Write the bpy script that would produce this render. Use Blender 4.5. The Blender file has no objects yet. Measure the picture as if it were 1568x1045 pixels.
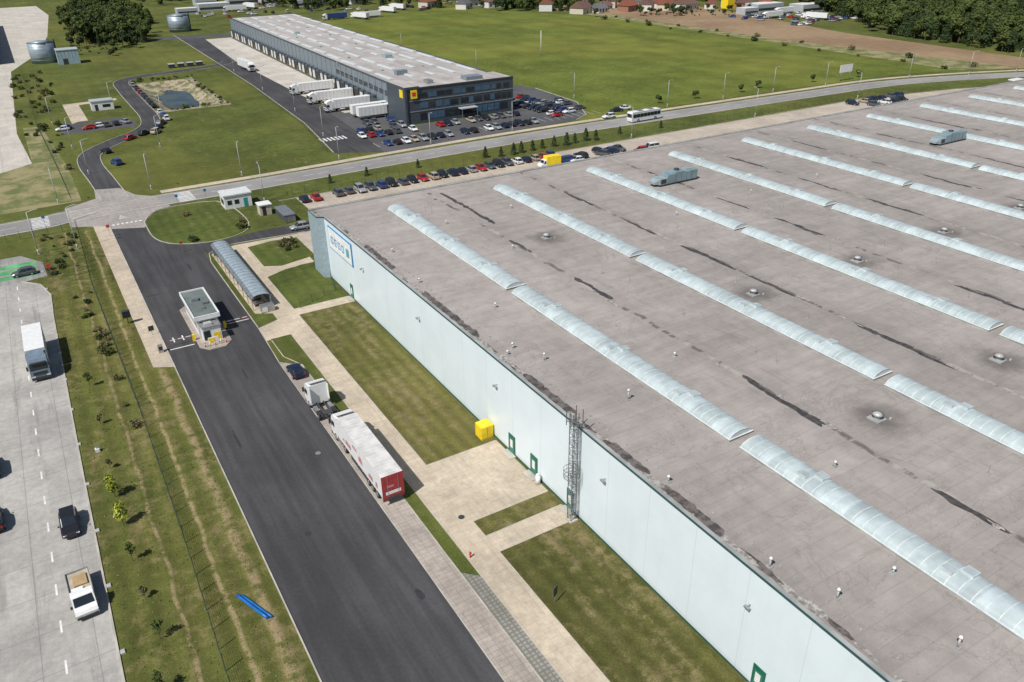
import bpy, bmesh, math, random
from mathutils import Vector, Matrix, noise as mnoise
R=random.Random(7)
scene=bpy.context.scene
COL=scene.collection
# ------------------------------------------------------------------ nodes
class NT:
    def __init__(s,name):
        s.m=bpy.data.materials.new(name); s.m.use_nodes=True
        s.t=s.m.node_tree; s.b=s.t.nodes['Principled BSDF']
        s._pos=None
    def n(s,t): return s.t.nodes.new(t)
    def l(s,a,b): s.t.links.new(a,b)
    def put(s,sock,v):
        if isinstance(v,(int,float)): sock.default_value=v
        elif isinstance(v,(tuple,list)):
            sock.default_value=tuple(v)+((1,) if len(v)==3 and sock.type=='RGBA' else ())
        else: s.l(v,sock)
    def pos(s):
        if s._pos is None:
            g=s.n('ShaderNodeNewGeometry'); s._pos=g.outputs['Position']
            x=s.n('ShaderNodeSeparateXYZ'); s.l(s._pos,x.inputs[0]); s.X,s.Y,s.Z=x.outputs
        return s._pos
    def local(s):
        g=s.n('ShaderNodeTexCoord'); s._pos=g.outputs['Object']
        x=s.n('ShaderNodeSeparateXYZ'); s.l(s._pos,x.inputs[0]); s.X,s.Y,s.Z=x.outputs
        return s._pos
    def math(s,op,a,b=0.0,c=0.0,clamp=False):
        n=s.n('ShaderNodeMath'); n.operation=op; n.use_clamp=clamp
        for i,v in enumerate((a,b,c)): s.put(n.inputs[i],v)
        return n.outputs[0]
    def noise(s,scale,detail=4,rough=.55,vec=None,stretch=None,dist=0):
        n=s.n('ShaderNodeTexNoise'); v=vec or s.pos()
        if stretch:
            mp=s.n('ShaderNodeMapping'); mp.inputs['Scale'].default_value=stretch; s.l(v,mp.inputs[0]); v=mp.outputs[0]
        s.l(v,n.inputs['Vector']); n.inputs['Scale'].default_value=scale
        n.inputs['Detail'].default_value=detail; n.inputs['Roughness'].default_value=rough
        n.inputs['Distortion'].default_value=dist
        return n.outputs['Fac']
    def step(s,v,a,b,lo=0.0,hi=1.0):
        n=s.n('ShaderNodeMapRange'); n.interpolation_type='SMOOTHSTEP'
        s.put(n.inputs[0],v); s.put(n.inputs[1],a); s.put(n.inputs[2],b); n.inputs[3].default_value=lo; n.inputs[4].default_value=hi
        return n.outputs[0]
    def mix(s,f,a,b,mode='MIX'):
        n=s.n('ShaderNodeMix'); n.data_type='RGBA'; n.blend_type=mode
        s.put(n.inputs[0],f); s.put(n.inputs[6],a); s.put(n.inputs[7],b); return n.outputs[2]
    def scale(s,c,f):
        n=s.n('ShaderNodeVectorMath'); n.operation='SCALE'
        s.put(n.inputs[0],c); s.put(n.inputs['Scale'],f); return n.outputs[0]
    def line(s,coord,period,width,off=0.0):
        a=s.math('DIVIDE',s.math('ADD',coord,off),period); f=s.math('FRACT',a)
        d=s.math('ABSOLUTE',s.math('SUBTRACT',f,.5))
        return s.step(d,.5-width/period,.5-width/period*.4)
    def out(s,c,rough=.8,bump=None,bs=.3,bd=.05,metal=0,spec=None):
        s.put(s.b.inputs['Base Color'],c); s.put(s.b.inputs['Roughness'],rough)
        s.b.inputs['Metallic'].default_value=metal
        if spec is not None: s.b.inputs['Specular IOR Level'].default_value=spec
        if bump is not None:
            b=s.n('ShaderNodeBump'); b.inputs['Strength'].default_value=bs; b.inputs['Distance'].default_value=bd
            s.l(bump,b.inputs['Height']); s.l(b.outputs[0],s.b.inputs['Normal'])
        return s.m
_pm={}
def P(name,c,rough=.5,metal=0,var=.12,sc=1.5):
    if name in _pm: return _pm[name]
    t=NT(name); t.local(); n=t.noise(sc,5)
    m=t.out(t.scale(c,t.step(n,.3,.7,1-var,1+var)),rough,metal=metal)
    _pm[name]=m; return m

def grass(name,dark,mid,dry,dthr=.6,stripe=0,track=None,big=1.0,stripe_x=True,samp=.12):
    t=NT(name); t.pos()
    n0=t.noise(.013*big,4); n1=t.noise(.08,6,.6); n2=t.noise(.7,8,.68); n3=t.noise(6,6,.75); n4=t.noise(.25,5,.6,stretch=(1.6,.35,1)); n5=t.noise(.035,5,.65); n7=t.noise(.17,7,.7,dist=.5)
    c=t.mix(t.step(t.math('ADD',t.math('MULTIPLY',n2,.6),t.math('MULTIPLY',n1,.4)),.36,.64),dark,mid)
    c=t.mix(t.step(n0,.42,.62,0,.6),c,[mid[0]*1.25,mid[1]*1.08,mid[2]*1.1])
    c=t.scale(c,t.step(n5,.35,.65,.80,1.14))
    c=t.mix(t.step(n7,.5,.68,0,.45),c,[(dry[0]+mid[0])*.46,(dry[1]+mid[1])*.46,(dry[2]+mid[2])*.46])
    d=t.math('ADD',t.math('MULTIPLY',n2,.45),t.math('ADD',t.math('MULTIPLY',n4,.35),t.math('MULTIPLY',n1,.2)))
    c=t.mix(t.step(d,dthr-.07,dthr+.06,0,.8),c,dry)
    if track is not None:
        for tx,w in track:
            wob=t.math('MULTIPLY',t.math('SUBTRACT',t.noise(.12,3),.5),1.6)
            dd=t.math('ABSOLUTE',t.math('ADD',t.math('SUBTRACT',t.X,tx),wob))
            k=t.math('MULTIPLY',t.step(dd,w,w*.2),t.step(n2,.36,.58,0,.8))
            c=t.mix(k,c,[.33,.25,.145])
    if stripe:
        a=t.math('SINE',t.math('ADD',t.math('MULTIPLY',t.X if stripe_x else t.Y,stripe),t.math('MULTIPLY',n1,4)))
        c=t.scale(c,t.math('MULTIPLY_ADD',a,samp,1.0))
    c=t.scale(c,t.step(n3,.25,.75,.62,1.32))
    return t.out(c,.95,t.math('ADD',n3,n2),.6,.12,spec=.15)

M={}
M['grass']=grass('grass_ground',(.066,.085,.021),(.118,.136,.031),(.21,.18,.08),.605,stripe=1.1,samp=.035)
M['field']=grass('meadow_grass',(.090,.120,.022),(.146,.172,.033),(.22,.205,.065),.59,stripe=.35,samp=.05)
M['lawn']=grass('lawn_grass',(.078,.083,.023),(.124,.124,.037),(.22,.175,.09),.55,stripe=3.4,samp=.14)
M['verge']=grass('verge_grass',(.066,.082,.021),(.122,.136,.034),(.235,.185,.09),.56,stripe=2.6,track=[(7.5,.8),(4.7,.35),(.6,.3)],samp=.13)
def field_mat():
    t=NT('ploughed_soil'); t.pos(); n=t.noise(.02,4); n2=t.noise(1,6,.7,stretch=(1,.15,1)); a=t.math('SINE',t.math('MULTIPLY',t.X,1.3))
    c=t.mix(t.step(n,.4,.6),(.23,.15,.085),(.29,.20,.115)); c=t.scale(c,t.step(n2,.3,.7,.8,1.2)); return t.out(t.scale(c,t.math('MULTIPLY_ADD',a,.06,1)),.95)
M['soil']=field_mat()
def asphalt(name,c,var=.2,streak=True,cracks=0):
    t=NT(name); t.pos(); n1=t.noise(.06,5); n2=t.noise(2.5,8,.7); n3=t.noise(30,3,.8); n4=t.noise(.9,4,.6,stretch=(1,.05,1)); n6=t.noise(.25,6,.65)
    v=t.math('MULTIPLY',t.step(n1,.35,.65,1-var,1+var),t.step(n2,.3,.7,.9,1.1))
    v=t.math('MULTIPLY',v,t.step(n3,.3,.7,.85,1.15)); v=t.math('MULTIPLY',v,t.step(n6,.55,.72,1.0,1.14))
    if streak: v=t.math('MULTIPLY',v,t.step(n4,.35,.68,.84,1.18))
    col=t.scale(c,v)
    if cracks:
        w=t.noise(.5,7,.7,dist=1.2); k=t.step(t.math('ABSOLUTE',t.math('SUBTRACT',w,.5)),.006,.001,0,cracks); col=t.mix(k,col,[x*.45 for x in c])
    return t.out(col,.85,n3,.3,.02,spec=.3)
M['asph']=asphalt('dark_asphalt',(.060,.059,.062),.14)
M['asph2']=asphalt('worn_asphalt',(.27,.26,.25),.12,False,.3)
M['asph3']=asphalt('yard_asphalt',(.09,.09,.094),.15,False)
def slab(name,c,px,py,var=.12,joint=.55,jw=.03,stain=.3,brick=False):
    t=NT(name); t.pos(); n1=t.noise(.11,5,.6); n2=t.noise(1.3,8,.7); n3=t.noise(12,4,.7); n4=t.noise(.6,5,.65,stretch=(1,.1,1)); n6=t.noise(.5,6,.75,dist=.6)
    v=t.math('MULTIPLY',t.step(n1,.32,.68,1-var,1+var),t.step(n2,.25,.75,.84,1.14))
    v=t.math('MULTIPLY',v,t.step(n3,.3,.7,.9,1.1))
    wn=t.n('ShaderNodeTexWhiteNoise'); wn.noise_dimensions='2D'; cb=t.n('ShaderNodeCombineXYZ')
    t.l(t.math('FLOOR',t.math('DIVIDE',t.X,px)),cb.inputs[0]); t.l(t.math('FLOOR',t.math('DIVIDE',t.Y,py)),cb.inputs[1]); t.l(cb.outputs[0],wn.inputs['Vector'])
    v=t.math('MULTIPLY',v,t.math('MULTIPLY_ADD',wn.outputs['Value'],.12,.94))
    col=t.scale(c,v)
    k=t.math('MAXIMUM',t.line(t.X,px,jw,px*.5),t.line(t.Y,py,jw,py*.5))
    col=t.mix(t.math('MULTIPLY',k,joint),col,[x*.35 for x in c])
    col=t.mix(t.step(n4,.52,.72,0,stain),col,[x*.5 for x in c])
    col=t.mix(t.step(n6,.62,.74,0,stain*.9),col,[x*.42 for x in c])
    return t.out(col,.9,n3,.2,.02,spec=.25)
M['conc']=slab('concrete_slabs',(.38,.365,.34),4.4,5.3,.14,.45,.06,.55)
M['tan']=slab('tan_pavers',(.49,.415,.32),1.2,1.2,.12,.2,.05,.3)
M['lane']=slab('grey_pavers',(.36,.315,.275),.9,.6,.14,.3,.06,.55)
M['grid']=slab('grass_grid_pavers',(.27,.26,.225),.45,.45,.15,.55,.11,.4)
M['yard']=slab('yard_concrete',(.50,.465,.41),6,6,.08,.3,.12,.25)
M['pav']=slab('junction_pavers',(.34,.31,.29),1.0,1.0,.1,.2,.05,.3)
M['kerb']=P('kerb_stone',(.43,.40,.35),.85,0,.2,.4)
M['white']=P('road_paint',(.68,.68,.66),.7,0,.15,.9)

# ------------------------------------------------------------------ mesh builder
class MB:
    def __init__(s): s.v=[];s.f=[];s.mi=[];s.mats=[];s.sm=[]
    def k(s,m):
        if m not in s.mats: s.mats.append(m)
        return s.mats.index(m)
    def face(s,pts,m,sm=False):
        b=len(s.v); s.v+= [tuple(p) for p in pts]; s.f.append(list(range(b,b+len(pts)))); s.mi.append(s.k(m)); s.sm.append(sm)
    def box(s,x0,x1,y0,y1,z0,z1,m,top=None,bv=0):
        if bv:
            z=z1-bv
            s.loft([[(x0,y0,z0),(x1,y0,z0),(x1,y1,z0),(x0,y1,z0)],[(x0,y0,z),(x1,y0,z),(x1,y1,z),(x0,y1,z)],
                    [(x0+bv,y0+bv,z1),(x1-bv,y0+bv,z1),(x1-bv,y1-bv,z1),(x0+bv,y1-bv,z1)]],m,True); return
        c=[(x0,y0),(x1,y0),(x1,y1),(x0,y1)]
        s.prism(c,z0,z1,m,top)
    def prism(s,poly,z0,z1,m,top=None):
        n=len(poly); b=len(s.v)
        s.v+=[(x,y,z0) for x,y in poly]+[(x,y,z1) for x,y in poly]
        for i in range(n):
            j=(i+1)%n; s.f.append([b+i,b+j,b+n+j,b+n+i]); s.mi.append(s.k(m)); s.sm.append(False)
        s.f.append([b+n+i for i in range(n)]); s.mi.append(s.k(top or m)); s.sm.append(False)
        s.f.append([b+i for i in reversed(range(n))]); s.mi.append(s.k(m)); s.sm.append(False)
    def loft(s,rings,m,caps=True,mats=None,closed=True,sm=False):
        b=len(s.v); n=len(rings[0])
        for r in rings: s.v+=[tuple(p) for p in r]
        for i in range(len(rings)-1):
            for j in range(n if closed else n-1):
                q=(j+1)%n
                s.f.append([b+i*n+j,b+i*n+q,b+(i+1)*n+q,b+(i+1)*n+j])
                mm=m if mats is None else (mats(i,j) or m)
                s.mi.append(s.k(mm)); s.sm.append(sm)
        if caps:
            s.f.append([b+j for j in reversed(range(n))]); s.mi.append(s.k(m)); s.sm.append(False)
            o=b+(len(rings)-1)*n; s.f.append([o+j for j in range(n)]); s.mi.append(s.k(m)); s.sm.append(False)
    def cyl(s,p0,p1,r0,m,r1=None,n=10,caps=True):
        r1=r0 if r1 is None else r1
        p0=Vector(p0);p1=Vector(p1);d=(p1-p0).normalized()
        a=d.orthogonal().normalized(); c=d.cross(a)
        R_=[[tuple(p+ (a*math.cos(2*math.pi*i/n)+c*math.sin(2*math.pi*i/n))*r) for i in range(n)] for p,r in ((p0,r0),(p1,r1))]
        s.loft(R_,m,caps,sm=n>6)
    def mesh(s,name):
        me=bpy.data.meshes.new(name); me.from_pydata(s.v,[],s.f)
        for m in s.mats: me.materials.append(m)
        me.polygons.foreach_set('material_index',s.mi); me.polygons.foreach_set('use_smooth',s.sm); me.update()
        bm=bmesh.new(); bm.from_mesh(me); bmesh.ops.recalc_face_normals(bm,faces=bm.faces) if len(s.f)<4000 else None; bm.to_mesh(me); bm.free()
        return me
    def obj(s,name,loc=(0,0,0),rot=0,parent=None):
        return inst(s.mesh(name),name,loc,rot,parent)
def inst(me,name,loc=(0,0,0),rot=0,parent=None,scale=1):
    o=bpy.data.objects.new(name,me); COL.objects.link(o); o.location=loc; o.rotation_euler=(0,0,rot)
    o.scale=(scale,)*3 if isinstance(scale,(int,float)) else scale
    if parent: o.parent=parent
    return o
def empty(name,loc=(0,0,0)):
    o=bpy.data.objects.new(name,None); COL.objects.link(o); o.location=loc; o.empty_display_size=.5; return o
def sheet(name,poly,z,m):
    b=MB(); b.face([(x,y,z) for x,y in poly],m); return b.obj(name)
def smooth(pts,n=6):
    out=[]
    for i in range(len(pts)-1):
        p0=Vector(pts[max(i-1,0)]);p1=Vector(pts[i]);p2=Vector(pts[i+1]);p3=Vector(pts[min(i+2,len(pts)-1)])
        for k in range(n):
            t=k/n; out.append(.5*((2*p1)+(p2-p0)*t+(2*p0-5*p1+4*p2-p3)*t*t+(3*p1-p0-3*p2+p3)*t**3))
    out.append(Vector(pts[-1])); return out
def ribbon(b,pts,w,z0,z1,m,off=0):
    pts=[Vector(p) for p in pts]; L=[];Rr=[]
    for i,p in enumerate(pts):
        d=(pts[min(i+1,len(pts)-1)]-pts[max(i-1,0)]).normalized(); n=Vector((-d.y,d.x))
        L.append(p+n*(off+w/2)); Rr.append(p+n*(off-w/2))
    for i in range(len(pts)-1):
        if z1<=z0: b.face([(*Rr[i],z0),(*Rr[i+1],z0),(*L[i+1],z0),(*L[i],z0)],m)
        else:
            b.face([(*Rr[i],z1),(*Rr[i+1],z1),(*L[i+1],z1),(*L[i],z1)],m)
            b.face([(*L[i],z1),(*L[i+1],z1),(*L[i+1],z0),(*L[i],z0)],m)
            b.face([(*Rr[i+1],z1),(*Rr[i],z1),(*Rr[i],z0),(*Rr[i+1],z0)],m)
def road(name,pts,w,z,m,kerb=True,sm=6):
    p=smooth(pts,sm) if sm else pts
    b=MB(); ribbon(b,p,w,z,z,m); o=b.obj(name)
    if kerb: ribbon(KB,p,.18,0,.12,M['kerb'],w/2+.09); ribbon(KB,p,.18,0,.12,M['kerb'],-w/2-.09)
    return o
KB=MB()
def kerb(pts,w=.18,h=.12): ribbon(KB,pts,w,0,h,M['kerb'])

# ------------------------------------------------------------------ ground
b=MB(); xs=[-1500,41,60.5,3000]; ys=[-400,302,364,3500]
for i in range(3):
    for j in range(3):
        if i==1 and j==1: continue
        b.face([(xs[i],ys[j],0),(xs[i+1],ys[j],0),(xs[i+1],ys[j+1],0),(xs[i],ys[j+1],0)],M['grass'])
b.obj('ground')
t=NT('sand_bank'); t.pos(); n=t.noise(.25,7,.75); n2=t.noise(1.5,5); bankm=t.out(t.scale(t.mix(t.step(n,.43,.57),(.38,.31,.22),(.11,.125,.045)),t.step(n2,.3,.7,.8,1.15)),.95)
t=NT('pond_water'); t.pos(); n=t.noise(.12,5,.7); waterm=t.out(t.mix(t.step(n,.46,.56),(.006,.018,.035),(.045,.05,.03)),.12,t.noise(3,3),.15,.05,spec=.4)
b=MB(); N=48; outer=[];mid_=[];inner=[]; cx,cy=50.7,332.0
for i in range(N):
    a=2*math.pi*i/N; ca,sa=math.cos(a),math.sin(a); k=min(9.75/max(abs(ca),1e-6)/1.0,31/max(abs(sa),1e-6)); 
    ex,ey=ca*9.75,sa*31; sc=1/max(abs(ca),abs(sa)); outer.append((50.75+ex*sc,333+ey*sc,0))
    w_=1+.5*mnoise.noise(Vector((ca*1.6,sa*1.6,3.3)))
    mid_.append((50.75+ex*.93*min(sc,1.2)*(.95+.05*w_),333+ey*.95*min(sc,1.2)*(.95+.05*w_),-.5)); inner.append((50.2+ex*.66*w_,328+ey*.72*w_,-2.4))
b.loft([outer,mid_,inner],bankm,False,sm=False); b.obj('pond_bank')
sheet('pond_water',[(50.3+(x-50.2)*1.08,328+(y-328)*1.06) for x,y,z in inner],-1.9,waterm)
b=MB(); pts=[]
for i in range(26): pts.append((41+i*.82,300.5+1.3*mnoise.noise(Vector((i*.5,0,0)))))
ribbon(b,pts,2.6,.01,.01,bankm)
pts=[(62+1.2*mnoise.noise(Vector((i*.4,5,0))),299+i*2.5) for i in range(28)]
ribbon(b,pts,2.6,.014,.014,bankm); b.obj('pond_edge_sand')
sheet('meadow',[(150,208),(235,207),(272,205),(300,203),(330,196),(338,300),(338,440),(290,560),(200,560),(158,520),(153,300)],.02,M['field'])
sheet('ploughed_field',[(357,182),(382,188),(392,300),(425,420),(440,520),(352,520),(344,300)],.03,M['soil'])
t=NT('dry_grass'); t.pos(); n=t.noise(.12,7,.7); drym=t.out(t.mix(t.step(n,.42,.58),(.12,.14,.04),(.28,.24,.12)),.95)
sheet('dry_grass_strip',[(330,196),(357,182),(344,300),(352,520),(338,520),(334,300)],.025,drym)
sheet('dry_grass_strip',[(-12,205),(6,206),(6,240),(3,300),(-2,300),(-2,250),(-12,250)],.015,drym)
sheet('grass_verge',[(-5.2,-30),(9.1,-30),(9.1,184),(-5.2,184)],.008,M['verge'])
LZ=.03
for pl in ([(30,-30),(39.6,-30),(39.6,53.4),(30,53.4)],[(30,56.2),(39.6,56.2),(39.6,58.9),(30,58.9)],[(30,70.6),(39.6,70.6),(39.6,118.6),(30,118.6)]):
    sheet('lawn',pl,LZ,M['lawn'])
lw=grass('lawn_green',(.062,.086,.02),(.105,.127,.03),(.19,.16,.075),.605,stripe=2.8,samp=.08)
for pl in ([(30,121.2),(39.8,121.2),(39.8,139.5),(37,139.5),(30,137)],[(31,142.5),(34,141),(39.8,142.5),(40,153),(36,155),(31,154.2)],
           [(25.2,53),(26.7,51.5),(26.7,112.5),(23.6,112.5),(23.6,106),(25.2,103)],[(23,117.5),(26.5,118.8),(26.5,121.5),(23.9,123),(23.9,153),(23,156)]):
    sheet('lawn',pl,LZ,lw)

# ------------------------------------------------------------------ roads
T=M['tan']
sheet('pavement',[(22.9,112.3),(26.8,112.3),(26.8,-30),(30,-30),(30,53.4),(39.6,53.4),(39.6,56.2),(30,56.2),(30,58.9),(39.6,58.9),(39.6,70.6),(30,70.6),
   (30,118.6),(39.8,118.6),(39.8,121.2),(30,121.2),(30,137),(34,139),(39.8,139.5),(39.8,142.5),(34,141),(31,142.5),(31,154),(36,155.2),(44,154),(44,156.3),(29,156.8),(24.5,155),(24,154),(24,123),(26.5,121.5),(26.5,118.8),(22.9,117.3)],.012,T)
sheet('access_road',[(9.3,-30),(22.5,-30),(22.6,104),(23,117),(22.9,150),(23.7,154.8),(26,156.8),(29,157.6),(43.5,156.5),(49,157),(49,162),(36,162.6),(27.7,161),(22,162),(18,165),(15.8,171),(15.6,177),(16.8,183.5),(9,183.5)],.016,M['asph'])
sheet('parking_lane',[(22.5,-30),(25.2,-30),(25.2,102),(22.6,104.6)],.020,M['lane'])
sheet('grass_grid_strip',[(25.2,-30),(26.8,-30),(26.8,52),(25.2,53)],.020,M['grid'])
sheet('sidewalk',[(6.5,113),(9.1,111.5),(9.1,183),(6.2,184.8)],.04,M['tan'])
sheet('junction_pavement',[(2,187),(6.2,184.8),(9,181),(15.6,178),(16.8,183.5),(19.5,189),(23,190.2),(21,200.5),(17.5,204),(15,212),(9.5,214),(9,206),(2,201.5)],.024,M['pav'])
RP=[(-90,191),(-11,193.2),(2,194.8),(18,196),(40,196.2),(95,198.2),(140,199),(190,197.4),(240,195.6),(290,191.5),(345,173),(420,138)]
road('public_road',RP,8.6,.02,M['asph2'],sm=5)
SP=[(23,203),(52,203.6),(95,206),(140,206.6),(190,205.2),(240,203.4),(292,199.6),(350,181),(425,146)]
road('sidewalk',SP,2.4,.024,M['tan'],kerb=False)
ip=[(16,181.5),(20,188.6),(32.6,188),(35.3,174.4),(33.8,164.8),(27.7,161.4),(22,162.4),(18,165.3),(16,171)]
sheet('grass_island',ip,.05,lw)
kerb([Vector(p) for p in smooth(ip+[ip[0]],4)])
b=MB(); b.prism([(11.5,186.5),(14,186),(12.2,189.5)],0,.12,M['kerb']); b.prism([(3,192),(8,194.5),(8,195.2),(3,193.5)],0,.12,M['kerb']); b.obj('traffic_island')
kerb([(9.2,-30),(9.2,111)],.14); kerb([(9.2,111),(9.2,183)]); 
b=MB(); ribbon(b,[(22.5,-30),(22.5,104),(23,117),(23,150)],.12,.026,.026,M['kerb']); b.obj('gutter_strip')
kerb([(25.2,-30),(25.2,102),(23.6,106),(23.6,112)],.12,.06); kerb([(26.75,-30),(26.75,112)],.08,.05); kerb([(30,-30),(30,53.4),(39.5,53.4)],.08,.05)
kerb([(30,58.9),(39.5,58.9)],.08,.05);kerb([(39.5,70.6),(30,70.6),(30,118.6),(39.5,118.6)],.08,.05);kerb([(39.6,121.2),(30,121.2),(30,137)],.08,.05)
kerb([(23,117.4),(23,150),(23.7,154.8),(26,156.8),(29,157.6),(43.5,156.5)],.15,.12); kerb([(30,56.2),(39.5,56.2)],.08,.05)
sheet('car_park_pavement',[(41,156),(49,160),(49,179.9),(250,179.6),(292,172),(330,160),(420,118),(420,100),(41,100)],.014,slab('apron_pavers',(.45,.39,.32),2.5,2.5,.1,.25,.08,.2))
kerb([(45,180),(250,179.8),(292,172.2),(330,160.2)])
sheet('concrete_road',[(-60,-30),(-5.4,-30),(-5.0,90),(-4.6,140),(-4.3,150),(-5.5,156),(-8.5,159.5),(-11,173),(-60,173)],.02,M['conc'])
kerb([(-5.4,-30),(-5.0,90),(-4.6,140),(-4.3,150),(-5.5,156),(-8.5,159.5)],.18,.13)
G_=P('green_bay_paint',(.11,.36,.15),.8,0,.3,.4)
sheet('car_park_pavement',[(-20,159),(-8.3,159),(-4.2,160),(-4.5,168),(-8,174),(-20,174)],.028,asphalt('light_asphalt',(.3,.29,.28)))
b=MB(); 
for y in (161.5,164.5,167.5): b.face([(-12.5,y,.036),(-5.6,y,.036),(-5.6,y+2.1,.036),(-12.5,y+2.1,.036)],G_)
b.obj('charging_bay_marking')
b=MB(); W=M['white']
for k in range(34):
    y=2+k*5.3; 
    if y<158: b.face([(-9.3,y,.026),(-9.12,y,.026),(-9.12,y+1.7,.026),(-9.3,y+1.7,.026)],W)
for k in range(22):
    y=8+k*8; b.face([(-16.3,y,.026),(-16.1,y,.026),(-16.1,y+3,.026),(-16.3,y+3,.026)],W)
rp=smooth(RP,5)
for off in (3.95,-3.95): ribbon(b,rp,.14,.028,.028,W,off)
for i in range(0,len(rp)-1):
    a,c=rp[i],rp[i+1]; L=(c-a).length; d=(c-a)/L; n=Vector((-d.y,d.x)); s=0
    while s+3<L:
        if not (5<(a+d*s).x<24):
            p,q=a+d*s,a+d*(s+3); b.face([(*(p-n*.07),.028),(*(q-n*.07),.028),(*(q+n*.07),.028),(*(p+n*.07),.028)],W)
        s+=7
def zebra(x,y,ln,cnt):
    for k in range(cnt): b.face([(x,y+k*1.0,.031),(x+ln,y+k*1.0,.031),(x+ln,y+k*1.0+.5,.031),(x,y+k*1.0+.5,.031)],W)
zebra(25.5,192.3,3.6,8); zebra(-5,190.5,3.4,8)
for k in range(7): b.face([(72.3+k*1.2,228,.034),(72.9+k*1.2,228,.034),(72.9+k*1.2,232,.034),(72.3+k*1.2,232,.034)],W)
for k in range(7): b.face([(9.8+k*.9,183,.028),(10.3+k*.9,183,.028),(10.3+k*.9,183.8,.028),(9.8+k*.9,183.8,.028)],W)
for (x0,x1,y) in ((9.6,13.2,117.2),(18.9,22.6,121.5)): b.face([(x0,y,.022),(x1,y,.022),(x1,y+.22,.022),(x0,y+.22,.022)],W)
for x in (10.6,12.0): b.face([(x,119.6,.022),(x+.2,119.6,.022),(x+.2,121.4,.022),(x,121.4,.022)],W)
b.obj('road_marking')
b=MB(); iron=P('cast_iron',(.06,.06,.06),.6,.4)
for x,y in ((29.2,60.2),(14.2,66.5),(12,150)): b.cyl((x,y,.01),(x,y,.045),.35,iron,n=18)
b.cyl((19.9,79.8,.01),(19.9,79.8,.04),.33,P('worn_iron',(.3,.3,.3),.5,.4),n=18)
b.obj('manhole_cover')
tar=P('tar_repair',(.035,.035,.037),.6); b=MB()
for (x,y,lx,ly,s) in ((20.6,52.5,.35,.7,1),(12.2,88,.15,2.2,2),(17.4,104,.12,1.8,3),(11.0,140,1.2,.2,4),(19,150,.2,2,5)):
    pts=[]
    for i in range(18):
        a=2*math.pi*i/18; r=1+.5*mnoise.noise(Vector((math.cos(a)*1.7+s*3,math.sin(a)*1.7,s))); pts.append((x+lx*r*math.cos(a),y+ly*r*math.sin(a),.021))
    b.face(pts,tar)
b.obj('asphalt_repair_patch')
road('service_road',[(13,203),(12.2,222),(11.4,240),(13,252),(20,263),(31,276),(35,292),(35.4,320),(35.6,350),(37,372),(46,381),(60,385),(80,392),(88,402)],5.6,.018,M['asph'])
sheet('service_road',[(71,214),(83,207),(84,216),(90,290),(91,340),(97,500),(85,520),(82,400),(80,330),(76,255)],.026,M['asph'])
sheet('loading_yard',[(89.5,300),(90,400),(96,489),(110.6,489),(104.6,262),(92,262)],.03,M['yard'])
sheet('loading_apron',[(83,222),(102,222),(103,262),(88,276)],.022,M['asph3'])
sheet('office_car_park',[(83,206.5),(150,209.5),(157,214),(166,232),(168,262),(160,300),(164,470),(150,489),(141,232),(103,232),(103,224),(82,224)],.024,M['asph3'])
kerb([(70.7,214),(75.7,255),(79.8,330),(81.8,400),(84.8,520)],.25,.14); kerb([(150,209.4),(157.2,214),(166.3,232),(168.3,262)],.25,.14)
sheet('service_road',[(62,505),(98,497),(115,492),(160,490),(175,500),(120,505),(98,512),(88,518)],.034,M['asph3'])
b=MB(); 
for k in range(30):
    x=84+k*2.7
    if not 104<x<112: b.face([(x,213,.032),(x+.12,213,.032),(x+.12,218,.032),(x,218,.032)],W)
b.obj('bay_marking')
sheet('industrial_yard',[(-90,240),(-14,240),(-2,250),(-4,292),(-1,429),(7,462),(12,480),(22,560),(32,700),(29,790),(-120,790)],.02,M['yard'])
sheet('service_road',[(-60,250),(-12,250),(-12,430),(-60,430)],.03,M['asph2'])
sheet('car_park_pavement',[(8,282),(30,282),(30,291),(27,300),(14,300),(8,292)],.026,M['asph3'])
sheet('car_park_pavement',[(12,293),(17,293),(17,330),(30,332),(30,336),(12,334)],.022,M['tan'])
sheet('grass_island',[(14,291),(22,291),(24,296),(17,298)],.04,lw)
KB.obj('kerb')

# ------------------------------------------------------------------ object materials
glass=P('dark_glass',(.02,.028,.038),.12,0,.1); rubber=P('rubber_tyre',(.022,.022,.022),.9)
alu=P('galvanised_steel',(.42,.43,.44),.4,.7); dsteel=P('dark_steel',(.06,.065,.07),.5,.4); pole=P('pole_grey',(.42,.43,.44),.5,.2); mastm=P('mast_steel',(.20,.21,.22),.45,.5)
plastic=P('black_plastic',(.03,.03,.032),.6); hl=P('headlamp',(.6,.6,.62),.15); tl=P('tail_lamp',(.35,.01,.01),.3)
carc={'white':(.72,.73,.74),'black':(.018,.019,.022),'silver':(.42,.43,.44),'grey':(.12,.125,.135),'red':(.40,.02,.018),'blue':(.025,.06,.2),'navy':(.012,.02,.05),'beige':(.4,.34,.25)}
paint={k:P('car_paint_'+k,v,.28,.35 if k in('silver','grey') else 0,.03) for k,v in carc.items()}
def wheels(b,pos,r=.33,w=.22,rim=None):
    for x,y in pos:
        s=1 if x>0 else -1
        b.cyl((x-s*w,y,r),(x,y,r),r,rubber,n=14); b.cyl((x-s*.02,y,r),(x+s*.012,y,r),r*.6,rim or alu,n=10)
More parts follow.
